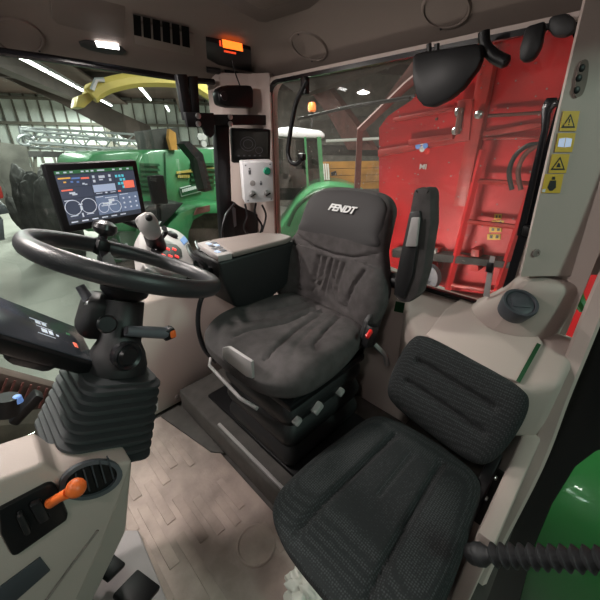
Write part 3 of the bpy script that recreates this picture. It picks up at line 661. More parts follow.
def loft(loops):
    mb = MB(); n = len(loops[0]); vs = [p for l in loops for p in l]; fs = [tuple(range(n))[::-1], tuple((len(loops)-1)*n+i for i in range(n))]
    for j in range(len(loops)-1):
        for i in range(n): a = j*n; fs.append((a+i, a+(i+1) % n, a+n+(i+1) % n, a+n+i))
    return mb.add(vs, fs, True)
loops = []
for k in range(25):
    z = .14+.31*k/24; s = .012*abs(math.sin(k/24*math.pi*3.0)); loops.append(rrect((.76, SY-.02), .205+s*1.5, .19+s*1.5, z))
obj('suspension_bellows', loft(loops), 'dark', seat)
obj('suspension_frame', MB().box((.76, SY-.02, .46), (.43, .42, .03), None, .008), 'black', seat)
obj('front_lever', MB().tube([(.505, 1.02, .475), (.485, 1.00, .455), (.475, .78, .435), (.49, .70, .43)], .007, 8), 'lgrey', seat, label='slim pale bail lever')
obj('front_flap', MB().prism([at(x, y, x=.462) for x, y in ((222, 348), (228, 347), (251, 362), (252, 379), (246, 377), (222, 358))], (.012, 0, 0), .003), 'lgrey', seat, label='pale grey adjuster flap')
for (px, py), sz in (((317, 408), .03), ((340, 392), .022), ((297, 421), .02)):
    p = at(px, py, y=.585); obj('adjuster_knob', MB().box(p, (sz*1.6, .03, sz), Matrix.Rotation(-.5, 3, 'Y'), .008), 'lgrey', seat, label='pale grey adjuster handle')
obj('side_cover', MB().prism([V((.56, .60, .46)), V((.98, .60, .46)), V((1.02, .60, .56)), V((.58, .60, .53))], (0, .03, 0), .006), 'black', seat)
obj('backrest_frame', MB().box(bo+Rb @ V((0, .14, -.055)), (.40, .34, .05), Rb, .02), 'black', seat)
# folded armrest on the near side of the seat
RA = fr((0, -1, 0), (.16, 0, .987), (-.987, 0, .16))
ac = [(412, 191), (417, 188), (427, 188), (431, 192), (431, 225), (424, 272), (417, 297), (408, 304), (400, 303), (392, 296), (394, 277), (404, 235)]
arm = obj('folded_armrest', flat(ac, (.075, 0, 0), .016, x=1.02), 'fabric', seat, label='armrest folded upright')
obj('armrest_side', flat([(411, 212), (421, 210), (422, 222), (414, 275), (405, 298), (395, 294), (398, 272), (406, 235)], (-.012, 0, 0), .004, x=1.02), 'dark', arm, label='black plastic side shell')
obj('tilt_slider', flat([(413, 217), (421, 217), (418, 246), (407, 246)], (-.014, 0, 0), .004, x=1.006), 'lgrey', arm, label='pale grey slider')
obj('armrest_hinge', MB().tube([(1.06, .50, .79), (1.06, .58, .79)], .03, 12), 'black', seat)
obj('belt_stalk', MB().prism([at(x, y, y=.56) for x, y in ((380, 303), (388, 306), (380, 326), (372, 345), (362, 340), (368, 322))], (0, .02, 0), .004), 'dark', seat)
bb = obj('belt_buckle', MB().box(at(370, 336, y=.545), (.055, .03, .085), Matrix.Rotation(.35, 3, 'Y'), .006), 'black', seat)
obj('release_button', MB().box(at(369, 334, y=.525), (.034, .012, .018), Matrix.Rotation(-.5, 3, 'Y'), .003), 'red', bb, label='bright red release button')
obj('recline_lever', MB().tube([(1.0, .57, .52), (1.03, .53, .47), (1.04, .52, .42)], .011, 8), 'lgrey', seat)
# ---- passenger seat
ps = thing('passenger_seat', 'near folding seat covered in dotted black cloth with horizontal quilted back', 'seat', (.60, .23, .05))
pc = V((.585, .235, .375)); Rp = fr((-1, 0, 0), (0, -1, 0), (0, 0, 1))
pg = [([(-.16, s*.075), (.05, s*.085), (.27, s*.10)], .015) for s in (-1, 1)]+[([(-.12, .0), (.05, .0)], .006)]
def pgroove(a, b): return -sum(d*math.exp(-(seg_d(a, b, p)/.009)**2) for p, d in pg)
obj('seat_cushion', puff([(-.235, -.10), (-.245, 0), (-.235, .10), (-.19, .18), (-.02, .205), (.14, .215), (.25, .20), (.295, .12), (.305, 0), (.295, -.12), (.25, -.20), (.14, -.215), (-.02, -.205), (-.19, -.18)], .045, .055, pc, Rp, 3.4, lambda a, b: .02*min(1, (abs(b)/.2)**3)-.03*max(0, (a-.15)/.14)**2, pgroove, 8), 'fabric2', ps)
Np = V((-.906, .048, .419)).normalized(); Xp = V((-.095, -.991, -.092)); Yp = Np.cross(Xp)
Rq = fr(Xp, Yp, Np)
qg = [([(-.12, .05), (.12, .05)], .016), ([(-.12, -.03), (.13, -.03)], .016)]
obj('backrest', puff([(a*.95, b*.97) for a, b in [(-.15, .135), (0, .14), (.15, .135), (.195, .10), (.205, 0), (.19, -.10), (.14, -.138), (0, -.145), (-.14, -.138), (-.19, -.10), (-.205, 0), (-.195, .10)]], .034, .042, V((.895, .224, .536)), Rq, 3.8, lambda a, b: .012*min(1, (abs(a)/.18)**3), lambda a, b: -sum(d*math.exp(-(seg_d(a, b, p)/.011)**2) for p, d in qg), 8), 'fabric2', ps)
obj('hinge_bracket', MB().prism([V((.72, .04, .30)), V((.86, .04, .28)), V((.93, .04, .36)), V((.90, .04, .42)), V((.80, .04, .38))], (0, .03, 0), .006), 'black', ps)
obj('seat_pedestal', MB().box((.66, .25, .20), (.36, .26, .26), None, .02), 'black', ps)
for x, z in ((.80, .33), (.86, .36)): obj('bracket_bolt', MB().lathe((x, .037, z), (0, -1, 0), [(.007, 0), (.007, .004), (.004, .006)], 10), 'chrome', ps)
struct('trim_10', MB().prism([V((.43, .0, 0)), V((.43, .405, 0)), V((.90, .405, 0)), V((.90, .0, 0))], (0, 0, .09), .012), 'beige')
# plastic bag in the bottom of the frame
bgm = MB(); bp = at(306, 592, z=.07); bm = bmesh.new(); bmesh.ops.create_icosphere(bm, subdivisions=4, radius=.05)
from mathutils import noise as mn
for v in bm.verts:
    k = 1+.45*mn.noise(v.co*38)+.25*mn.noise(v.co*90); v.co = V((v.co.x*k*1.0, v.co.y*k*1.25, v.co.z*k*.8))
bgm.bm(bm, bp, None, True); pb = obj('plastic_bag', bgm, 'bag'); tag(pb, 'crumpled pale plastic bag tucked at the foot of the passenger seat', 'bag')
obj('carry_loop', MB().tube(curve_pts([bp+V((.02, -.02, .02)), bp+V((.05, -.0, .05)), bp+V((.04, .04, .055)), bp+V((.01, .04, .03))], 4), .005, 6), 'bag', pb)
# ---- dashboard console on the left with bellows column
cs = thing('dash_console', 'beige dashboard side console at the bottom left corner', 'console', (-.1, .65, 0))
fpx = [(-60, 500), (0, 480), (34, 467), (44, 463), (60, 474), (133, 461), (120, 500), (103, 544), (78, 600), (60, 640), (-60, 720)]
obj('console_body', MB().prism([at(x, y, y=.60) for x, y in fpx], (0, .10, 0), .008, 3), 'beige', cs)
obj('column_base', MB().prism([V((x, .70, z)) for x, z in ((-.5, .10), (-.5, .57), (.09, .57), (.10, .54), (.03, .30), (-.12, .10))], (0, .19, 0), .012, 3), 'beige', cs)
RV = fr((.94, -.1, .3), (-.28, .1, .95), (.1, -1, .12))
def on_console(px, py, d=.0): return at(px, py, y=.60-d)
# oval air vent
def oval(px, py, pa, pb, d, n=28):
    return [on_console(px+pa[0]*math.cos(a)+pb[0]*math.sin(a), py+pa[1]*math.cos(a)+pb[1]*math.sin(a), d) for a in [2*math.pi*i/n for i in range(n)]]
ventc = (90, 478)
av = thing('air_vent', 'oval black air vent with blades on the dashboard side', 'vent', on_console(*ventc))
obj('vent_ring', ring_wall(oval(*ventc, (24, -11), (10, 12), .0), oval(*ventc, (29, -13), (12, 15), .0), (0, -.008, 0)), 'grey', av)
obj('vent_cup', MB().prism(oval(*ventc, (24, -11), (10, 12), .001), (0, -.002, 0)), 'black', av)
for k in range(5):
    x = 76+k*8; y = 484-k*4; obj('vent_blade', MB().prism([on_console(x-2, y-12, .003), on_console(x-.6, y-12.5, .003), on_console(x+5.4, y+8.5, .003), on_console(x+4, y+9, .003)], (0, -.008, 0)), 'slate', av)
hl = thing('hand_lever', 'orange hand lever in a black gate plate on the dashboard side', 'lever', on_console(35, 515))
obj('gate_plate', MB().prism([on_console(x, y, 0) for x, y in ((-2, 506), (46, 481), (52, 480), (56, 484), (67, 510), (66, 516), (16, 551), (11, 551), (0, 530))], (0, -.012, 0), .004), 'black', hl)
obj('rocker_switch', MB().prism([on_console(x, y, .012) for x, y in ((15, 512), (22, 508), (31, 526), (24, 531))], (0, -.016, 0), .004), 'dark', hl)
obj('gate_slot', MB().prism([on_console(x, y, .012) for x, y in ((28, 502), (40, 496), (49, 514), (38, 520))], (0, -.014, 0), .004), 'satin', hl)
obj('lever_grip', MB().tube([at(50, 503, y=.575), at(60, 497, y=.56), at(68, 493, y=.55)], [.0095, .0085, .0095], 12).ball(at(76, 488, y=.54), .0165, 16), 'orange', hl, label='bright orange grip')
lp = tag(obj('label_plate', MB().prism([on_console(x, y) for x, y in ((-6, 590), (40, 556), (50, 569), (8, 606), (-6, 606))], (0, -.004, 0), .001), 'slate'), 'dark rectangular plate low on the dashboard side', 'plate')
struct('trim_11', MB().tube([on_console(98, 530, .001), on_console(74, 562, .002), on_console(42, 606, .002)], .003, 6), 'beige2')
tag(obj('black_cup_holder', MB().tube([at(7, 414, y=1.15), at(7, 397, y=1.15)], .03, 16).box(at(26, 407, y=1.2), (.11, .05, .03), Matrix.Rotation(-.6, 3, 'Y'), .008), 'black'), 'black holder beside the window sill at the left edge', 'holder')
tag(obj('blue_cap', MB().lathe(at(19, 402, y=1.14), (0, 0, 1), [(.012, 0), (.012, .02), (.008, .024)], 12), 's_blue'), 'small blue cap beside the black holder at the left edge', 'cap')
rs = tag(obj('ribbed_sill', MB().prism([at(x, y, y=1.45) for x, y in ((-40, 364), (0, 373), (58, 388), (50, 408), (-40, 420))], (0, .06, 0), .004), 'tyre'), 'brown ribbed rubber sill strip at the left edge', 'sill')
mb = MB()
for k in range(9):
    x = -20+k*8; y = 372+k*2.0; mb.prism([at(x+2, y, y=1.445), at(x+4, y+.5, y=1.445), at(x-4, y+20, y=1.445), at(x-6, y+19.5, y=1.445)], (0, -.006, 0))
obj('rib', mb, 'rust', rs)
# steering column
WN = V((.4226, 0, .9063)).normalized(); WP = V((.231, .804, .998))
col = thing('steering_column', 'black steering column standing on a large ribbed rubber bellows', 'steering column', (.04, .76, .60))
base = V((.038, .745, .612)); topc = V((.128, .765, .765)); loops = []; NB = 9
X0, X1 = V((.866, 0, -.5)), V((.87, .05, -.42))
for k in range(NB*4+1):
    f = k/(NB*4); c = base.lerp(topc, f); u = X0.lerp(X1, f).normalized(); w = V((0, 1, 0)); w = (w-u*w.dot(u)).normalized()
    s = (.098-.016*f)*(1+(.07 if k % 4 in (1, 2) else -.045)); s2 = (.105-.022*f)*(1+(.07 if k % 4 in (1, 2) else -.045)); r = .035; o_ = []
    for sx, sy, a0 in ((1, 1, 0), (-1, 1, 90), (-1, -1, 180), (1, -1, 270)):
        for i in range(6):
            a = math.radians(a0+90*i/5); o_.append(c+u*(sx*(s-r)+r*math.cos(a))+w*(sy*(s2-r)+r*math.sin(a)))
    loops.append(o_)
obj('bellows', loft(loops), 'rubber', col)
hubc = WP-WN*.075
obj('column_head', MB().lathe(topc-V((0, 0, .01)), hubc-topc+V((0, 0, .0)), [(.066, 0), (.068, .02), (.060, .05), (.048, .075), (.044, (hubc-topc).length*.95)], 24), 'dark', col)
obj('head_cover', MB().box(V((.135, .83, .885)), (.075, .09, .11), fr((.85, .1, -.45), (0, 1, 0), (.45, 0, .85)), .03, 4), 'dark', col)
ik = at(107, 324, y=.71); obj('ignition_switch', MB().lathe(ik, (-.1, -.9, .3), [(.018, -.01), (.02, .004), (.016, .008)], 18), 'satin', col)
tc_ = at(128, 356, y=.70); tn_ = V((.25, -.9, .1)); obj('tilt_knob', MB().lathe(tc_, tn_, [(.030, -.02), (.034, 0), (.030, .006), (.024, .002), (.018, .008), (.01, .008)], 24), 'satin', col)
sa, sb_ = at(126, 331, y=.72), at(166, 333, y=.72)
sk = obj('stalk', MB().tube([sa, sb_], [.0125, .0155], 12), 'grey', col)
obj('stalk_tip', MB().box(at(168, 333, y=.72), (.030, .028, .030), None, .006), 'black', sk)
obj('hazard_button', MB().box(at(171.5, 333, y=.715), (.016, .024, .022), None, .005), 'orange', sk, label='small orange end button')
obj('stalk', MB().tube([at(96, 312, y=.80), at(90, 302, y=.82), at(80, 286, y=.84)], [.013, .012, .010], 12), 'grey', col)
obj('lever_collar', MB().tube([at(95, 309, y=.80), at(91, 303, y=.815)], .015, 14), 'chrome', col)
# steering wheel
sw = thing('steering_wheel', 'thick rimmed black steering wheel with a spinner knob', 'steering wheel', WP)
u = WN.cross(V((0, 1, 0))).normalized(); w = WN.cross(u)
NR = 72; rim = []; vs = []
mb = MB()
for i in range(NR):
    a = 2*math.pi*i/NR; d = u*math.cos(a)+w*math.sin(a)
    for k in range(14):
        b = 2*math.pi*k/14; rr = .0178+(.0016*math.sin(i*2*math.pi/NR*36) if math.sin(b) < -.3 else 0)
        vs.append(WP+d*(.199+rr*math.cos(b)*.95)+WN*(rr*math.sin(b)*1.15))
fs = [(i*14+k, i*14+(k+1) % 14, ((i+1) % NR)*14+(k+1) % 14, ((i+1) % NR)*14+k) for i in range(NR) for k in range(14)]
mb.add(vs, fs, True); obj('rim', mb, 'wheel', sw)
obj('hub', MB().lathe(hubc-WN*.01, WN, [(.040, 0), (.052, .012), (.055, .03), (.048, .042), (.02, .046)], 28), 'black', sw)
def toward(px, py):                      # direction in the wheel's plane from its centre
    q = at(px, py, P=WP, N=WN)-WP; return q.normalized()
for px, py in ((60, 262), (100, 246), (212, 284)):
    d = toward(px, py); sd = WN.cross(d); pts = [hubc+WN*.02+d*.03, hubc+WN*.035+d*.10, WP-WN*.012+d*.165, WP-WN*.002+d*.196]
    mb = MB(); vs = []
    for i, p in enumerate(pts):
        hw_ = (.024, .017, .014, .018)[i]
        for a, b in ((-1, -1), (1, -1), (1, 1), (-1, 1)): vs.append(p+sd*hw_*a+WN*.006*b)
    fs = [(0, 3, 2, 1), (12, 13, 14, 15)]+[(j*4+k, j*4+(k+1) % 4, j*4+4+(k+1) % 4, j*4+4+k) for j in range(3) for k in range(4)]
    mb.add(vs, fs); obj('spoke', mb, 'satin', sw)
kd = toward(103, 248); kp = WP+kd*.188
kn = obj('spinner_knob', MB().lathe(kp+WN*.02, WN, [(.012, -.02), (.011, .012), (.024, .018), (.031, .030), (.028, .044), (.014, .052)], 20), 'satin', sw)
obj('knob_clamp', MB().box(kp, (.05, .035, .045), fr(kd, WN.cross(kd), WN), .01), 'black', kn)
# instrument display on the column
RD = fr((.622, .224, -.751), (.032, .95, .31), (.783, -.216, .584)); PD = V((.023, .789, .908))
RD = fr(RD.col[0], RD.col[2].cross(RD.col[0]), RD.col[2])
ds = thing('instrument_display', 'dark tilted instrument display with faint readouts left of the steering column', 'display', PD)
def loc(R, P): return lambda x, y, z=0: P+R @ V((x, y, z))
ld = lambda x, y, z=0: PD+RD @ V((x*.9, y*.9, z))
def rect(l, x0, x1, y0, y1, z, d=.0004): return MB().prism([l(x0, y0, z), l(x1, y0, z), l(x1, y1, z), l(x0, y1, z)], l(0, 0, d)-l(0, 0, 0))
obj('housing', MB().box(ld(-.02, -.002, -.016), (.28, .142, .034), RD, .008), 'black', ds)
obj('rear_bulge', MB().box(ld(.02, -.01, -.045), (.10, .08, .05), RD, .02), 'black', ds)
fc = obj('display_face', MB().box(ld(-.02, .002, .0015), (.262, .124, .004), RD, .0015), 'dash', ds)
mb = MB()
for x0, x1, y0, y1 in ((-.02, .022, .028, .030), (-.008, .004, .016, .026), (.008, .018, .016, .026), (-.01, .03, .006, .0075), (0, .014, -.012, .002), (.018, .028, -.012, .002), (.036, .042, -.010, -.004), (-.012, .03, -.022, -.0205)):
    for P_ in (rect(ld, x0, x1, y0, y1, .0036),): n = len(mb.v); mb.add(P_.v, P_.f)
obj('readout', mb, 's_white', fc)
mb = rect(ld, .078, .088, -.03, -.012, .0036); obj('warning_readout', mb, 's_red', fc); obj('status_readout', rect(ld, .07, .08, .015, .022, .0036), 's_green', fc)
# terminal screen
RM = fr((.987, .158, .014), (-.004, -.065, .998), (.158, -.985, -.063)); RM = fr(RM.col[0], RM.col[2].cross(RM.col[0]), RM.col[2]); PM = V((.361, 1.407, 1.089))
tm = thing('terminal_screen', 'large lit touch terminal with tiled display left of the joystick', 'monitor', PM)
lm = loc(RM, PM)
obj('bezel', MB().box(lm(0, 0, -.015), (.315, .23, .034), RM, .009), 'black', tm)
sc_ = obj('screen', rect(lm, -.135, .135, -.088, .092, .0022, .0008), 'screen', tm)
def S(x0, x1, y0, y1): return (-.135+.27*x0, -.135+.27*x1, .092-.18*y1, .092-.18*y0)
def many(l, rs, z=.0034):
    mb = MB()
    for r in rs: q = rect(l, *r, z); mb.add(q.v, q.f)
    return mb
obj('header_bar', many(lm, [S(0, 1, 0, .06)], .0031), 's_green', sc_)
obj('header_icons', many(lm, [S(x, x+.035, .018, .045) for x in (.02, .1, .17, .3, .36, .42, .5, .53, .56, .7, .8, .9)]), 's_white', sc_)
obj('tile', many(lm, [S(.0, .385, .085, .295), S(0, .385, .305, .50), S(.395, .70, .085, .50), S(.71, 1, .085, .50)], .0031), 's_tile', sc_)
obj('tile', many(lm, [S(0, .385, .515, .90)], .0031), 's_tile', sc_)
obj('tile', many(lm, [S(.395, .70, .515, .90), S(.71, 1, .515, .90)], .0031), 's_tile2', sc_)
obj('pale_block', many(lm, [S(.40, .695, .30, .44)]), 's_pale', sc_)
obj('colour_bar', many(lm, [S(.02, .16, .12, .145), S(.07, .10, .19, .215)]), 's_orange', sc_)
obj('colour_bar', many(lm, [S(.17, .27, .13, .16), S(.15, .18, .19, .22), S(.22, .25, .2, .23)]), 's_blue', sc_)
obj('colour_bar', many(lm, [S(.28, .38, .14, .17), S(.02, .15, .335, .36), S(.82, .97, .27, .42), S(.72, .76, .45, .48)]), 's_red', sc_)
obj('teal_marks', many(lm, [S(.72+.045*i+.01*j, .752+.045*i+.01*j, .14+.075*j, .19+.075*j) for i, j in ((0, 0), (1, 0), (2, 0), (1, 1), (2, 1), (0, 2), (1, 2), (1, 3))]), 's_teal', sc_)
mb = MB()
for cx, cy, r in ((.10, .68, .026), (.29, .68, .026), (.475, .76, .018), (.635, .76, .022)):
    x, _, _, y = S(cx, cx, cy, cy); mb.tube([lm(x+r*math.cos(a), y+r*math.sin(a), .0036) for a in [2*math.pi*i/20 for i in range(20)]], .0010, 4, True)
q = many(lm, [S(.17, .22, .62, .64), S(.18, .21, .66, .74), S(.04, .13, .83, .845), S(.24, .33, .83, .845), S(.18, .2, .8, .88), S(.47, .6, .66, .70), S(.56, .64, .60, .66), S(.45, .66, .71, .73), S(.52, .69, .56, .575),
    S(.42, .45, .12, .17), S(.5, .58, .13, .18), S(.63, .66, .12, .17), S(.42, .45, .2, .25), S(.5, .55, .2, .22), S(.63, .66, .2, .25), S(.1, .17, .39, .42), S(.13, .19, .42, .45), S(.42, .5, .46, .475), S(.54, .57, .45, .48), S(.61, .68, .46, .475),
    S(.02, .12, .53, .545), S(.41, .5, .53, .545), S(.73, .85, .53, .545), S(.28, .31, .24, .27), S(.31, .34, .26, .28)]+[S(.76+.09*i, .785+.09*i, .60+.10*j, .635+.10*j) for i in range(3) for j in range(3)]+[S(.03+.13*i, .11+.13*i, .94, .965) for i in range(6)])
mb.add(q.v, q.f); obj('screen_symbols', mb, 's_white', sc_)
obj('power_key', MB().lathe(lm(.136, -.098, .003), RM.col[2], [(.004, 0), (.004, .001)], 14), 'grey', tm)
obj('mounting_arm', MB().tube([lm(.04, 0, -.03), lm(.06, -.1, -.10), (.62, 1.42, .86)], .016, 10), 'black', tm)
# ---- armrest with joystick
ar = thing('control_armrest', 'wide padded control armrest on the far side of the driving seat', 'armrest', (.78, 1.17, .6))
obj('arm_body', MB().prism([V((x, 1.04, z)) for x, z in ((.61, .77), (.60, .855), (1.01, .86), (1.02, .79), (.96, .66), (.80, .60), (.66, .64))], (0, .22, 0), .012, 3), 'dark', ar, label='black lower shell')
obj('arm_pad', MB().prism([V((.66, 1.03, .86)), V((.70, 1.26, .86)), V((.93, 1.22, .86)), V((1.00, 1.12, .86)), V((1.0, 1.05, .86)), V((.95, 1.03, .86))], (0, 0, .024), .010, 4), 'beige2', ar, label='beige lid pad')
kb = obj('key_panel', MB().prism([V((.60, 1.04, .855)), V((.635, 1.26, .855)), V((.70, 1.262, .855)), V((.66, 1.03, .855))], (0, 0, .027), .006), 'lgrey', ar)
for i in range(4):
    for j in range(2): obj('key', MB().box((.626+.024*j+.012*i, 1.08+.042*i, .883), (.016, .028, .006), None, .002), 's_pale' if (i+j) % 3 == 0 else 'grey', kb)
obj('lid_latch', MB().box((.85, 1.052, .66), (.09, .012, .03), Matrix.Rotation(-.4, 3, 'Y'), .004), 'satin', ar)
MP, MN = V((.47, 1.2, .90)), V((.5, -.25, .83)).normalized()
def om(x, y, d=0.): return at(x, y, P=MP+MN*d, N=MN)
MU = V((0, 0, 1)).cross(MN).normalized(); RMod = fr(MU, MN.cross(MU), MN)
hd = obj('control_module', MB().prism(smooth_loop([om(x, y) for x, y in ((140, 232), (152, 226), (172, 228), (186, 237), (195, 256), (190, 270), (165, 274), (146, 268), (140, 250))], 4), -MN*.05, .008, 3), 'lgrey', ar, label='pale grey front control module')
obj('module_neck', MB().prism([V((.50, 1.10, .76)), V((.50, 1.26, .76)), V((.62, 1.26, .76)), V((.62, 1.10, .76))], (0, 0, .06), .01), 'black', ar)
obj('button_field', MB().prism([om(x, y, .0) for x, y in ((150, 244), (158, 243), (176, 245), (181, 250), (182, 257), (176, 261), (160, 260), (151, 252))], MN*.003, .001), 'dark', hd)
for i in range(4):
    for j in range(2):
        a_ = om(154.5+i*6.6+j*2.6, 247.8+j*7.2+i*.5, .005)
        obj('lit_button', MB().box(a_, (.019, .017, .006), RMod, .003), 'redkey' if i else 'whitekey', hd, label='red lit button' if i else 'white lit button')
obj('blue_sticker', MB().prism([om(x, y, .001) for x, y in ((180, 240), (184, 236), (188, 241), (184, 245))], MN*.002), 'bluesign', hd)
obj('joystick', MB().tube([om(157, 246, 0), om(153, 236, .05), om(151, 230, .07)], [.034, .030, .026], 16), 'black', hd)
obj('joystick_grip', MB().tube(curve_pts([om(153, 234, .06), om(148, 224, .09), om(142, 214, .11)], 4), [.026, .029, .031, .032, .033, .032, .031, .026, .012], 16), 'lgrey', hd, label='pale grey rounded grip')
obj('thumb_switch', MB().ball(om(149, 218, .14), .010, 12), 'black', hd)
obj('side_lever', MB().tube([om(160, 240, .0), om(166, 232, .03), om(164, 228, .05)], .010, 10), 'black', hd)
obj('scroll_dial', MB().lathe(om(172, 236, 0), MN, [(.024, 0), (.024, .012), (.016, .018)], 18), 'black', hd)
# knobs and cables between module and armrest
mb = MB().tube(curve_pts([at(188, 246, z=.87), at(193, 256, z=.86), at(202, 262, z=.85), at(206, 268, z=.82)], 5), .010, 8)
tag(obj('cable_loop', mb.tube(curve_pts([at(196, 242, z=.87), at(200, 250, z=.86), at(210, 252, z=.85)], 5), .007, 8), 'satin'), 'black cable loop between joystick module and armrest pad', 'cable')
# seat side hoop cable falling from the armrest
tag(obj('hanging_cable', MB().tube(curve_pts([at(212, 285, y=1.15), at(201, 300, y=1.13), at(198, 325, y=1.13), at(204, 348, y=1.12), at(216, 362, y=1.10)], 5), .010, 8), 'satin'), 'black cable curving down beside the far side of the driving seat', 'cable')
# ---- devices on the right post
pb_ = thing('device_bracket', 'black steel bracket with bolts carrying the camera screen and switch box', 'bracket', at(210, 120, y=1.50))
kwp = dict(y=1.50)
obj('upright', flat([(177, 74), (187, 74), (193, 120), (185, 120)], (0, .03, 0), .003, **kwp), 'black', pb_)
obj('upright', flat([(189, 76), (198, 76), (200, 114), (192, 114)], (0, .03, 0), .003, **kwp), 'black', pb_)
obj('joint_plate', flat([(185, 112), (214, 113), (215, 134), (211, 138), (206, 134), (203, 127), (188, 127)], (0, .02, 0), .003, y=1.485), 'black', pb_)
obj('cross_bar', flat([(204, 114), (266, 115), (266, 125), (204, 125)], (0, .03, 0), .003, **kwp), 'black', pb_)
obj('post', flat([(215, 115), (229, 115), (232, 208), (236, 240), (222, 240), (220, 208)], (0, .035, 0), .004, y=1.53), 'black', pb_)
for x, y in ((198, 116), (198, 124), (230, 117), (230, 124)):
    obj('bolt', MB().lathe(at(x, y, y=1.483), (0, -1, 0), [(.012, 0), (.012, .006), (.007, .009)], 12), 'chrome', pb_)
cmn = thing('camera_monitor', 'small dark camera screen mounted above the white switch box', 'monitor', (1.153, 1.515, 1.256))
RC = fr((.946, -.323, -.004), (-.0, 0, 1), (-.322, -.943, -.086)); RC = fr(RC.col[0], RC.col[2].cross(RC.col[0]), RC.col[2]); lc = loc(RC, V((1.153, 1.515, 1.256)))
sc2 = .92
obj('housing', MB().box(lc(0, 0, -.02), (.215, .165, .035), RC, .008), 'black', cmn)
cf = obj('camera_picture', rect(lc, -.092, .092, -.055, .068, -.0022, .001), 'camscr', cmn)
mb = MB()
for cx, cy, r in ((-.02, .01, .042), (-.02, .01, .026), (.04, -.02, .02)):
    mb.tube([lc(cx+r*math.cos(a), cy+r*math.sin(a)*.8, -.001) for a in [2*math.pi*i/18 for i in range(18)]], .002, 4, True)
q = many(lc, [(-.08+.03*i, -.068+.03*i, -.05, -.043) for i in range(5)], -.001); mb.add(q.v, q.f); obj('picture_lines', mb, 'grey', cf)
swb = thing('switch_box', 'white switch box with a green button and two black rotary knobs', 'switch box', (1.064, 1.359, 1.088))
RS = fr((.886, -.464, .022), (-.0, 0, 1), (-.444, -.859, -.12)); RS = fr(RS.col[0], RS.col[2].cross(RS.col[0]), RS.col[2]); ls = loc(RS, V((1.064, 1.359, 1.088)))
obj('enclosure', MB().box(ls(0, 0, -.045), (.155, .195, .09), RS, .006), 'white', swb)
obj('green_button', MB().lathe(ls(.045, .055, 0), RS.col[2], [(.018, 0), (.018, .006), (.014, .012)], 20), 'greenb', swb)
for x in (-.035, .042):
    kb_ = obj('rotary_knob', MB().lathe(ls(x, -.055, 0), RS.col[2], [(.019, 0), (.019, .004), (.015, .005), (.013, .02)], 20), 'chrome', swb)
    obj('knob_wing', MB().box(ls(x, -.055, .018), (.028, .008, .014), RS @ Matrix.Rotation(.5, 3, 'Z'), .003), 'black', kb_)
obj('indicator', MB().lathe(ls(-.032, .0, 0), RS.col[2], [(.014, 0), (.012, .003)], 18), 'lgrey', swb)
obj('box_symbols', many(ls, [(-.048, -.036, .042, .062), (-.046, -.038, .066, .072), (.006, .018, -.012, .002), (.009, .015, .004, .009)], .0003), 'grey', swb)
for x in (-.06, .062):
    for y in (-.085, .085): obj('corner_screw', MB().lathe(ls(x, y, 0), RS.col[2], [(.004, 0), (.003, .001)], 8), 'grey', swb)
cbm = MB()
for pts in (((245, 204), (247, 216), (244, 228), (250, 236)), ((256, 203), (255, 214), (262, 226), (258, 238)), ((235, 203), (226, 215), (222, 230), (223, 240)), ((262, 205), (266, 216), (262, 232))):
    cbm.tube(curve_pts([at(x, y, y=1.46) for x, y in pts], 5), .006, 7)
tag(obj('cable_bundle', cbm, 'satin'), 'tangle of thin black cables hanging under the white switch box', 'cable')
tag(obj('door_catch', MB().prism([at(x, y, y=1.56) for x, y in ((222, 203), (233, 201), (240, 206), (258, 214), (258, 236), (234, 238), (222, 232))], (0, .04, 0), .008), 'black'), 'black latch housing behind the hanging cables', 'latch')
tag(obj('window_latch', MB().prism([at(x, y, y=1.54) for x, y in ((229, 206), (236, 208), (237, 226), (231, 230), (228, 222))], (0, .02, 0), .006), 'grey'), 'grey rounded catch to the left of the black latch housing', 'latch')
# black speaker box hanging under the roof
kbx = thing('roof_radio_box', 'black rounded box hanging under the roof behind the bracket', 'box', at(236, 95, y=1.52))
obj('box_body', flat([(218, 92), (221, 87), (228, 85), (252, 85), (254, 90), (254, 108), (228, 107), (220, 104)], (0, .06, 0), .012, y=1.50), 'black', kbx)
obj('front_lens', MB().lathe(at(224, 96, y=1.495), (0, -1, 0), [(.020, 0), (.018, .004)], 16), 'satin', kbx)
obj('cable', MB().tube(curve_pts([at(232, 60, y=1.50), at(235, 72, y=1.50), at(240, 86, y=1.50)], 4), .003, 6), 'black', kbx)
# ---- on the roof liner
def roofthick(pxs, th_, off=.0, bevel=0):
    c, n = on_liner(*RC_) if RC_ else on_liner(sum(p[0] for p in pxs)/len(pxs), sum(p[1] for p in pxs)/len(pxs))
    return MB().prism([at(x, y, P=c+n*off, N=n) for x, y in pxs], n*th_, bevel)
RC_ = (103, 45)
lmp = thing('roof_lamp', 'lit oval lamp set in the roof lining at the upper left', 'lamp', on_liner(103, 44)[0])
obj('lamp_bezel', roofthick([(77, 38), (84, 36), (100, 38), (120, 43), (125, 48), (120, 51), (105, 50), (88, 46), (79, 42)], .018, -.012, .002), 'dark', lmp)
obj('lamp_glass', roofthick([(95, 41), (118, 44), (119, 49), (97, 46)], .003, .005), 'lampglow', lmp)
RC_ = (161, 30)
rv = thing('roof_vent', 'slatted black air vent in the roof lining', 'vent', on_liner(161, 30)[0])
obj('vent_frame', roofthick([(131, 12), (191, 26), (192, 49), (133, 36)], .030, -.02, .001), 'liner', rv)
for k in range(6):
    f0, f1 = (k+.1)/6, (k+.88)/6
    a = (132+58*f0, 14+13.5*f0); b = (132+58*f1, 14+13.5*f1); obj('vent_slot', roofthick([a, b, (b[0]+1, b[1]+20), (a[0]+1, a[1]+20)], .003, .0105), 'hole', rv)
RC_ = (228, 46)
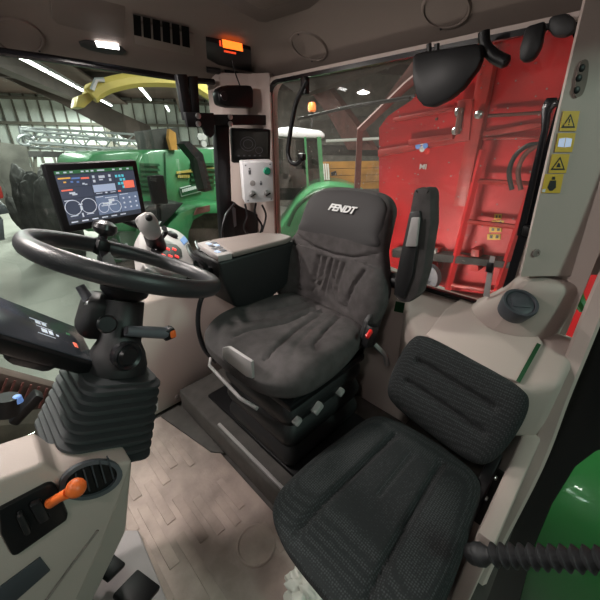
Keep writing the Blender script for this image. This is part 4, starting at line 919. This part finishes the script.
rd = thing('roof_radio', 'small roof radio with a lit orange readout', 'radio', on_liner(228, 45)[0])
obj('faceplate', roofthick([(205, 30), (250, 40), (251, 63), (206, 53)], .040, -.02, .001), 'black', rd)
obj('readout', roofthick([(222, 39), (242, 43.5), (243, 51), (223, 47)], .002, .0205), 'radio', rd, label='glowing orange readout')
obj('button_row', roofthick([(224, 50), (236, 52.5), (236, 54), (224, 51.5)], .002, .0205), 'radio2', rd)
obj('left_key', roofthick([(219, 40), (221, 40.5), (221.5, 46), (219.5, 45.5)], .002, .0205), 'radio2', rd)
def speaker(cx, cy, r, lab):
    c, n = on_liner(cx, cy); s = thing('speaker_cover', lab, 'speaker', c, 'round speaker covers in the roof lining')
    obj('cover_ring', MB().lathe(c-n*.004, n, [(r*.84, -.01), (r*.87, .013), (r*.94, .013), (r, .006), (r, -.02)], 40), 'liner', s)
    obj('cover_grille', MB().lathe(c-n*.004, n, [(r*.3, .011), (r*.84, .009), (r*.86, -.01)], 40), 'liner', s)
    q = n.orthogonal().normalized()
    for a in (.6, 3.4):
        d = Matrix.Rotation(a, 3, n) @ q; obj('cover_screw', MB().lathe(c+d*r*.9+n*.011, n, [(.004, 0), (.003, .002)], 8), 'black', s)
speaker(309, 46, .085, 'round speaker cover over the right rear pillar')
speaker(446, 8, .075, 'round speaker cover over the middle of the rear pane')
speaker(18, 36, .075, 'round speaker cover at the far upper left')
RC_ = (262, 2)
hc = thing('roof_hatch', 'recessed roof hatch frame at the top edge of the picture', 'hatch', on_liner(262, 2)[0])
obj('hatch_frame', roofthick([(222, -8), (258, 12), (266, 13), (310, -2), (330, -20), (222, -30)], .03, -.02, .003), 'liner2', hc)
obj('hatch_panel', roofthick([(232, -8), (259, 7), (265, 8), (300, -4), (300, -20), (232, -20)], .004, .011, .002), 'liner', hc)
RC_ = (85, 12)
fp_ = thing('roof_flap', 'flat storage flap in the roof lining left of the slatted vent', 'flap', on_liner(85, 10)[0])
obj('flap_panel', roofthick([(47, -12), (49, 10), (55, 16), (122, 33), (123, 4), (122, -12)], .026, -.02, .002), 'liner2', fp_)
RC_ = None
for i, (x, y, w_) in enumerate(((213, 70, 7), (231, 73, 7))):
    tag(obj('roof_switch', roofthick([(x-w_, y-4), (x+w_, y-2), (x+w_, y+3), (x-w_, y+1)], .012, 0, .003), 'satin'), ('left' if i == 0 else 'right')+' one of two dark switches under the roof radio', 'switch', 'roof switches')
for i in range(4):
    c, n = on_liner(241+i*7, 76.5+i*.6); tag(obj('roof_button', MB().lathe(c, n, [(.008, 0), (.007, .003)], 10), 'grey'), ('first', 'second', 'third', 'fourth')[i]+' from the left of four tiny round buttons under the roof lining', 'button', 'row of four roof buttons')
# dark display seen edge-on behind, hooks at the roof edge
bd = thing('rear_display', 'large dark rounded panel hanging in front of the rear pane', 'display', at(445, 75, x=1.16))
obj('panel_body', flat([(412, 58), (415, 53), (476, 43), (481, 46), (481, 58), (477, 68), (462, 88), (449, 99), (432, 107), (423, 106), (416, 98), (412, 80)], (.035, 0, 0), .007, x=1.16), 'black', bd)
for x in (429, 437): obj('hanger', MB().tube([at(x, 44, x=1.18), at(x, 56, x=1.18)], .008, 8), 'dark', bd)
hk = thing('belt_hook', 'black curved hook arm hanging from the roof edge right of the dark panel', 'hook', at(485, 45, x=1.2))
obj('hook_arm', MB().tube(curve_pts([at(484, 32, x=1.2), at(485, 45, x=1.2), at(494, 56, x=1.2), at(508, 63, x=1.2)], 5), [.016]*8+[.017]*7+[.010], 12), 'black', hk)
tag(obj('hanging_lug', flat([(526, 26), (545, 20), (541, 45), (534, 58), (526, 62), (519, 60), (519, 48)], (.03, 0, 0), .007, x=1.2), 'black'), 'black tapered lug hanging from the roof edge near the corner', 'lug')
tag(obj('corner_cap', flat([(549, 16), (566, 12), (575, 18), (575, 30), (566, 36), (553, 36), (547, 28)], (.03, 0, 0), .008, x=1.215), 'dark'), 'dark rounded cap in the upper right corner of the rear pane', 'cap')
tag(obj('window_stay', MB().prism([at(x, y, x=1.235) for x, y in ((546, 98), (556, 97), (559, 104), (551, 110), (548, 130), (524, 235), (516, 236), (541, 130), (541, 108))], (.012, 0, 0), .003), 'doorseal'), 'black stay bar along the right edge of the rear pane', 'stay')
tag(obj('hinge_block', flat([(523, 226), (531, 227), (528, 237), (521, 236)], (.03, 0, 0), .004, x=1.22), 'black'), 'small black hinge block low on the pillar edge', 'hinge')
gh = thing('grab_handle', 'black curved grab handle at the left edge of the rear pane', 'handle', at(292, 120, x=1.22))
obj('handle_bar', MB().tube(curve_pts([at(x, y, x=1.22) for x, y in ((307, 80), (302, 90), (296, 103), (292, 122), (289, 142), (288, 154), (291, 162), (297, 164), (302, 159))], 4), .011, 10), 'black', gh)
obj('handle_mount', MB().box(at(305, 86, x=1.235), (.03, .035, .07), None, .008), 'black', gh)
obj('handle_mount', MB().box(at(302, 157, x=1.235), (.03, .035, .035), None, .008), 'black', gh)
wp = thing('rear_wiper', 'thin rear wiper lying across the upper rear pane', 'wiper', at(350, 110, x=1.33))
obj('wiper_blade', MB().tube([at(298, 119, x=1.325), at(345, 108, x=1.325), at(410, 98, x=1.325)], .007, 6), 'dark', wp)
obj('wiper_arm', MB().tube([at(340, 108, x=1.34), at(415, 96, x=1.34)], .006, 6), 'grey', wp)
gs = thing('window_prop', 'pale strip with a black clip standing at the lower rear pane', 'strip', at(489, 280, x=1.245))
obj('strip', flat([(490, 256), (495, 257), (489, 297), (483, 296)], (.006, 0, 0), .001, x=1.245), 'lgrey', gs)
obj('clip', flat([(488, 262), (494, 263), (493, 272), (486, 271)], (-.012, 0, 0), .002, x=1.244), 'black', gs)
# pillar stickers
PP, PN = V((1.15, .195, 1.237)), V((-.676, -.737, .046)).normalized()
def onp(x, y, d=.0015): return at(x, y, P=PP+PN*d, N=PN)
stk = [('yellow sticker with a warning triangle, topmost on the pillar', (561, 111, 580, 131), 'tri'), ('yellow sticker with an open manual, second on the pillar', (556, 133, 576, 152), 'book'), ('yellow sticker with a warning triangle and hand, third on the pillar', (550, 154, 570, 173), 'tri'), ('yellow sticker with a seated figure, lowest on the pillar', (543, 174, 564, 193), 'man')]
for lab, (x0, y0, x1, y1), kind in stk:
    sk_ = lambda u_, v_, d: onp(x0+(x1-x0)*u_-4.2*(v_-.0)*.9, y0+(y1-y0)*v_, d)
    s_ = thing('warning_sticker', lab, 'sticker', onp((x0+x1)/2, (y0+y1)/2), 'yellow stickers on the left rear pillar')
    obj('sticker_sheet', MB().prism([sk_(.1, .0, .001), sk_(.98, .0, .001), sk_(.98, 1, .001), sk_(.1, 1, .001)], PN*.001), 'yellow', s_)
    def poly(pts, m, nm, d=.0023): return obj(nm, MB().prism([sk_(a, b, d) for a, b in pts], PN*.0006), m, s_)
    if kind == 'tri':
        poly([(.54, .14), (.90, .84), (.18, .84)], 'ink', 'triangle'); poly([(.54, .28), (.79, .76), (.29, .76)], 'yellow', 'triangle_field', .0031)
        poly([(.51, .38), (.57, .38), (.56, .60), (.52, .60)] if y0 < 140 else [(.44, .70), (.50, .45), (.58, .50), (.66, .70)], 'ink', 'symbol', .0039)
        if y0 < 140: poly([(.51, .65), (.57, .65), (.57, .71), (.51, .71)], 'ink', 'symbol_dot', .0039)
    elif kind == 'book':
        poly([(.22, .30), (.52, .25), (.52, .75), (.22, .72)], 's_pale', 'page'); poly([(.56, .25), (.86, .30), (.86, .72), (.56, .75)], 's_pale', 'page')
    else:
        poly([(.48, .14), (.60, .14), (.62, .30), (.46, .30)], 'ink', 'head'); poly([(.40, .34), (.68, .34), (.74, .72), (.60, .88), (.46, .88), (.34, .72)], 'ink', 'torso')
        poly([(.12, .80), (.26, .78), (.26, .96), (.12, .96)], 'whiteink', 'badge')
# coat hook plate with holes and small screw caps on the pillars
chk = thing('hook_plate', 'beige recessed plate with three dark holes high on the left rear pillar', 'plate', onp(580, 78))
obj('plate', MB().prism(smooth_loop([onp(x, y, .001) for x, y in ((580, 62), (587, 62), (586, 80), (581, 95), (574, 96), (575, 80))], 4), PN*.004), 'liner', chk)
for x, y in ((582, 68), (579, 78), (577, 90)): obj('hole', MB().lathe(onp(x, y, .0052), PN, [(.0085, 0), (.007, .001)], 14), 'black', chk)
def cap(p, n, lab, r=.013): tag(obj('screw_cap', MB().lathe(p, n, [(r, 0), (r*.9, .003), (r*.5, .0035), (r*.45, .001)], 20), 'beige2'), lab, 'cap', 'round screw caps on the beige trim')
cap(onp(536, 253), PN, 'round beige screw cap low on the left rear pillar')
cap(at(427, 317, x=1.165), V((-1, 0, .1)), 'round beige screw cap on the wall behind the driving seat')
cap(at(177, 397, y=1.398), V((0, -1, 0)), 'round screw cap low on the side wall beside the plinth')
# round outlet on the ledge foot
ou = thing('ledge_outlet', 'round slate grey air outlet at the foot of the left rear pillar', 'outlet', at(519, 303, x=1.13))
on_ = V((-.42, -.30, .86)).normalized(); oc = at(520, 303, x=1.115)
obj('outlet_ring', MB().lathe(oc-on_*.03, on_, [(.045, -.02), (.052, .03), (.050, .036), (.043, .036), (.041, .030)], 32), 'slate', ou)
obj('outlet_flap', MB().lathe(oc-on_*.005, on_, [(.041, .004), (.036, .007), (.01, .008)], 28), 'slate', ou)
mb = MB().box(oc+on_*.004, (.05, .036, .004), axes(on_), .002); obj('flap_ridge', mb, 'slate', ou)
# storage lid on the ledge
sl = thing('storage_hatch', 'beige storage hatch on the ledge behind the passenger seat', 'lid', at(480, 335, z=.62))
lpx = [(426, 337), (445, 312), (460, 301), (485, 306), (538, 338), (542, 345), (518, 384), (500, 378)]
LP, LN = V((1.0, .2, .605)), V((-.322, 0, .947))
obj('lid_panel', MB().prism([at(x, y, P=LP, N=LN) for x, y in lpx], LN*.012, .004, 3), 'beige', sl)
obj('lid_gap', MB().prism([at(x, y, P=LP+LN*.012, N=LN) for x, y in ((537, 343), (541, 345), (520, 383), (516, 381))], LN*.0015), 'greendk', sl, label='dark slot along the lid edge')
tag(obj('wall_sticker', MB().prism([at(x, y, x=1.155) for x, y in ((396, 301), (405, 303), (403, 313), (394, 311))], (-.002, 0, 0)), 'greendk'), 'small dark green sticker behind the driving seat', 'sticker')
tag(obj('side_label', MB().prism([at(x, y, y=1.399) for x, y in ((149, 403), (158, 401), (158, 410), (150, 412))], (0, -.002, 0)), 'whiteink'), 'small white label at the foot of the side wall beside the bellows', 'label')
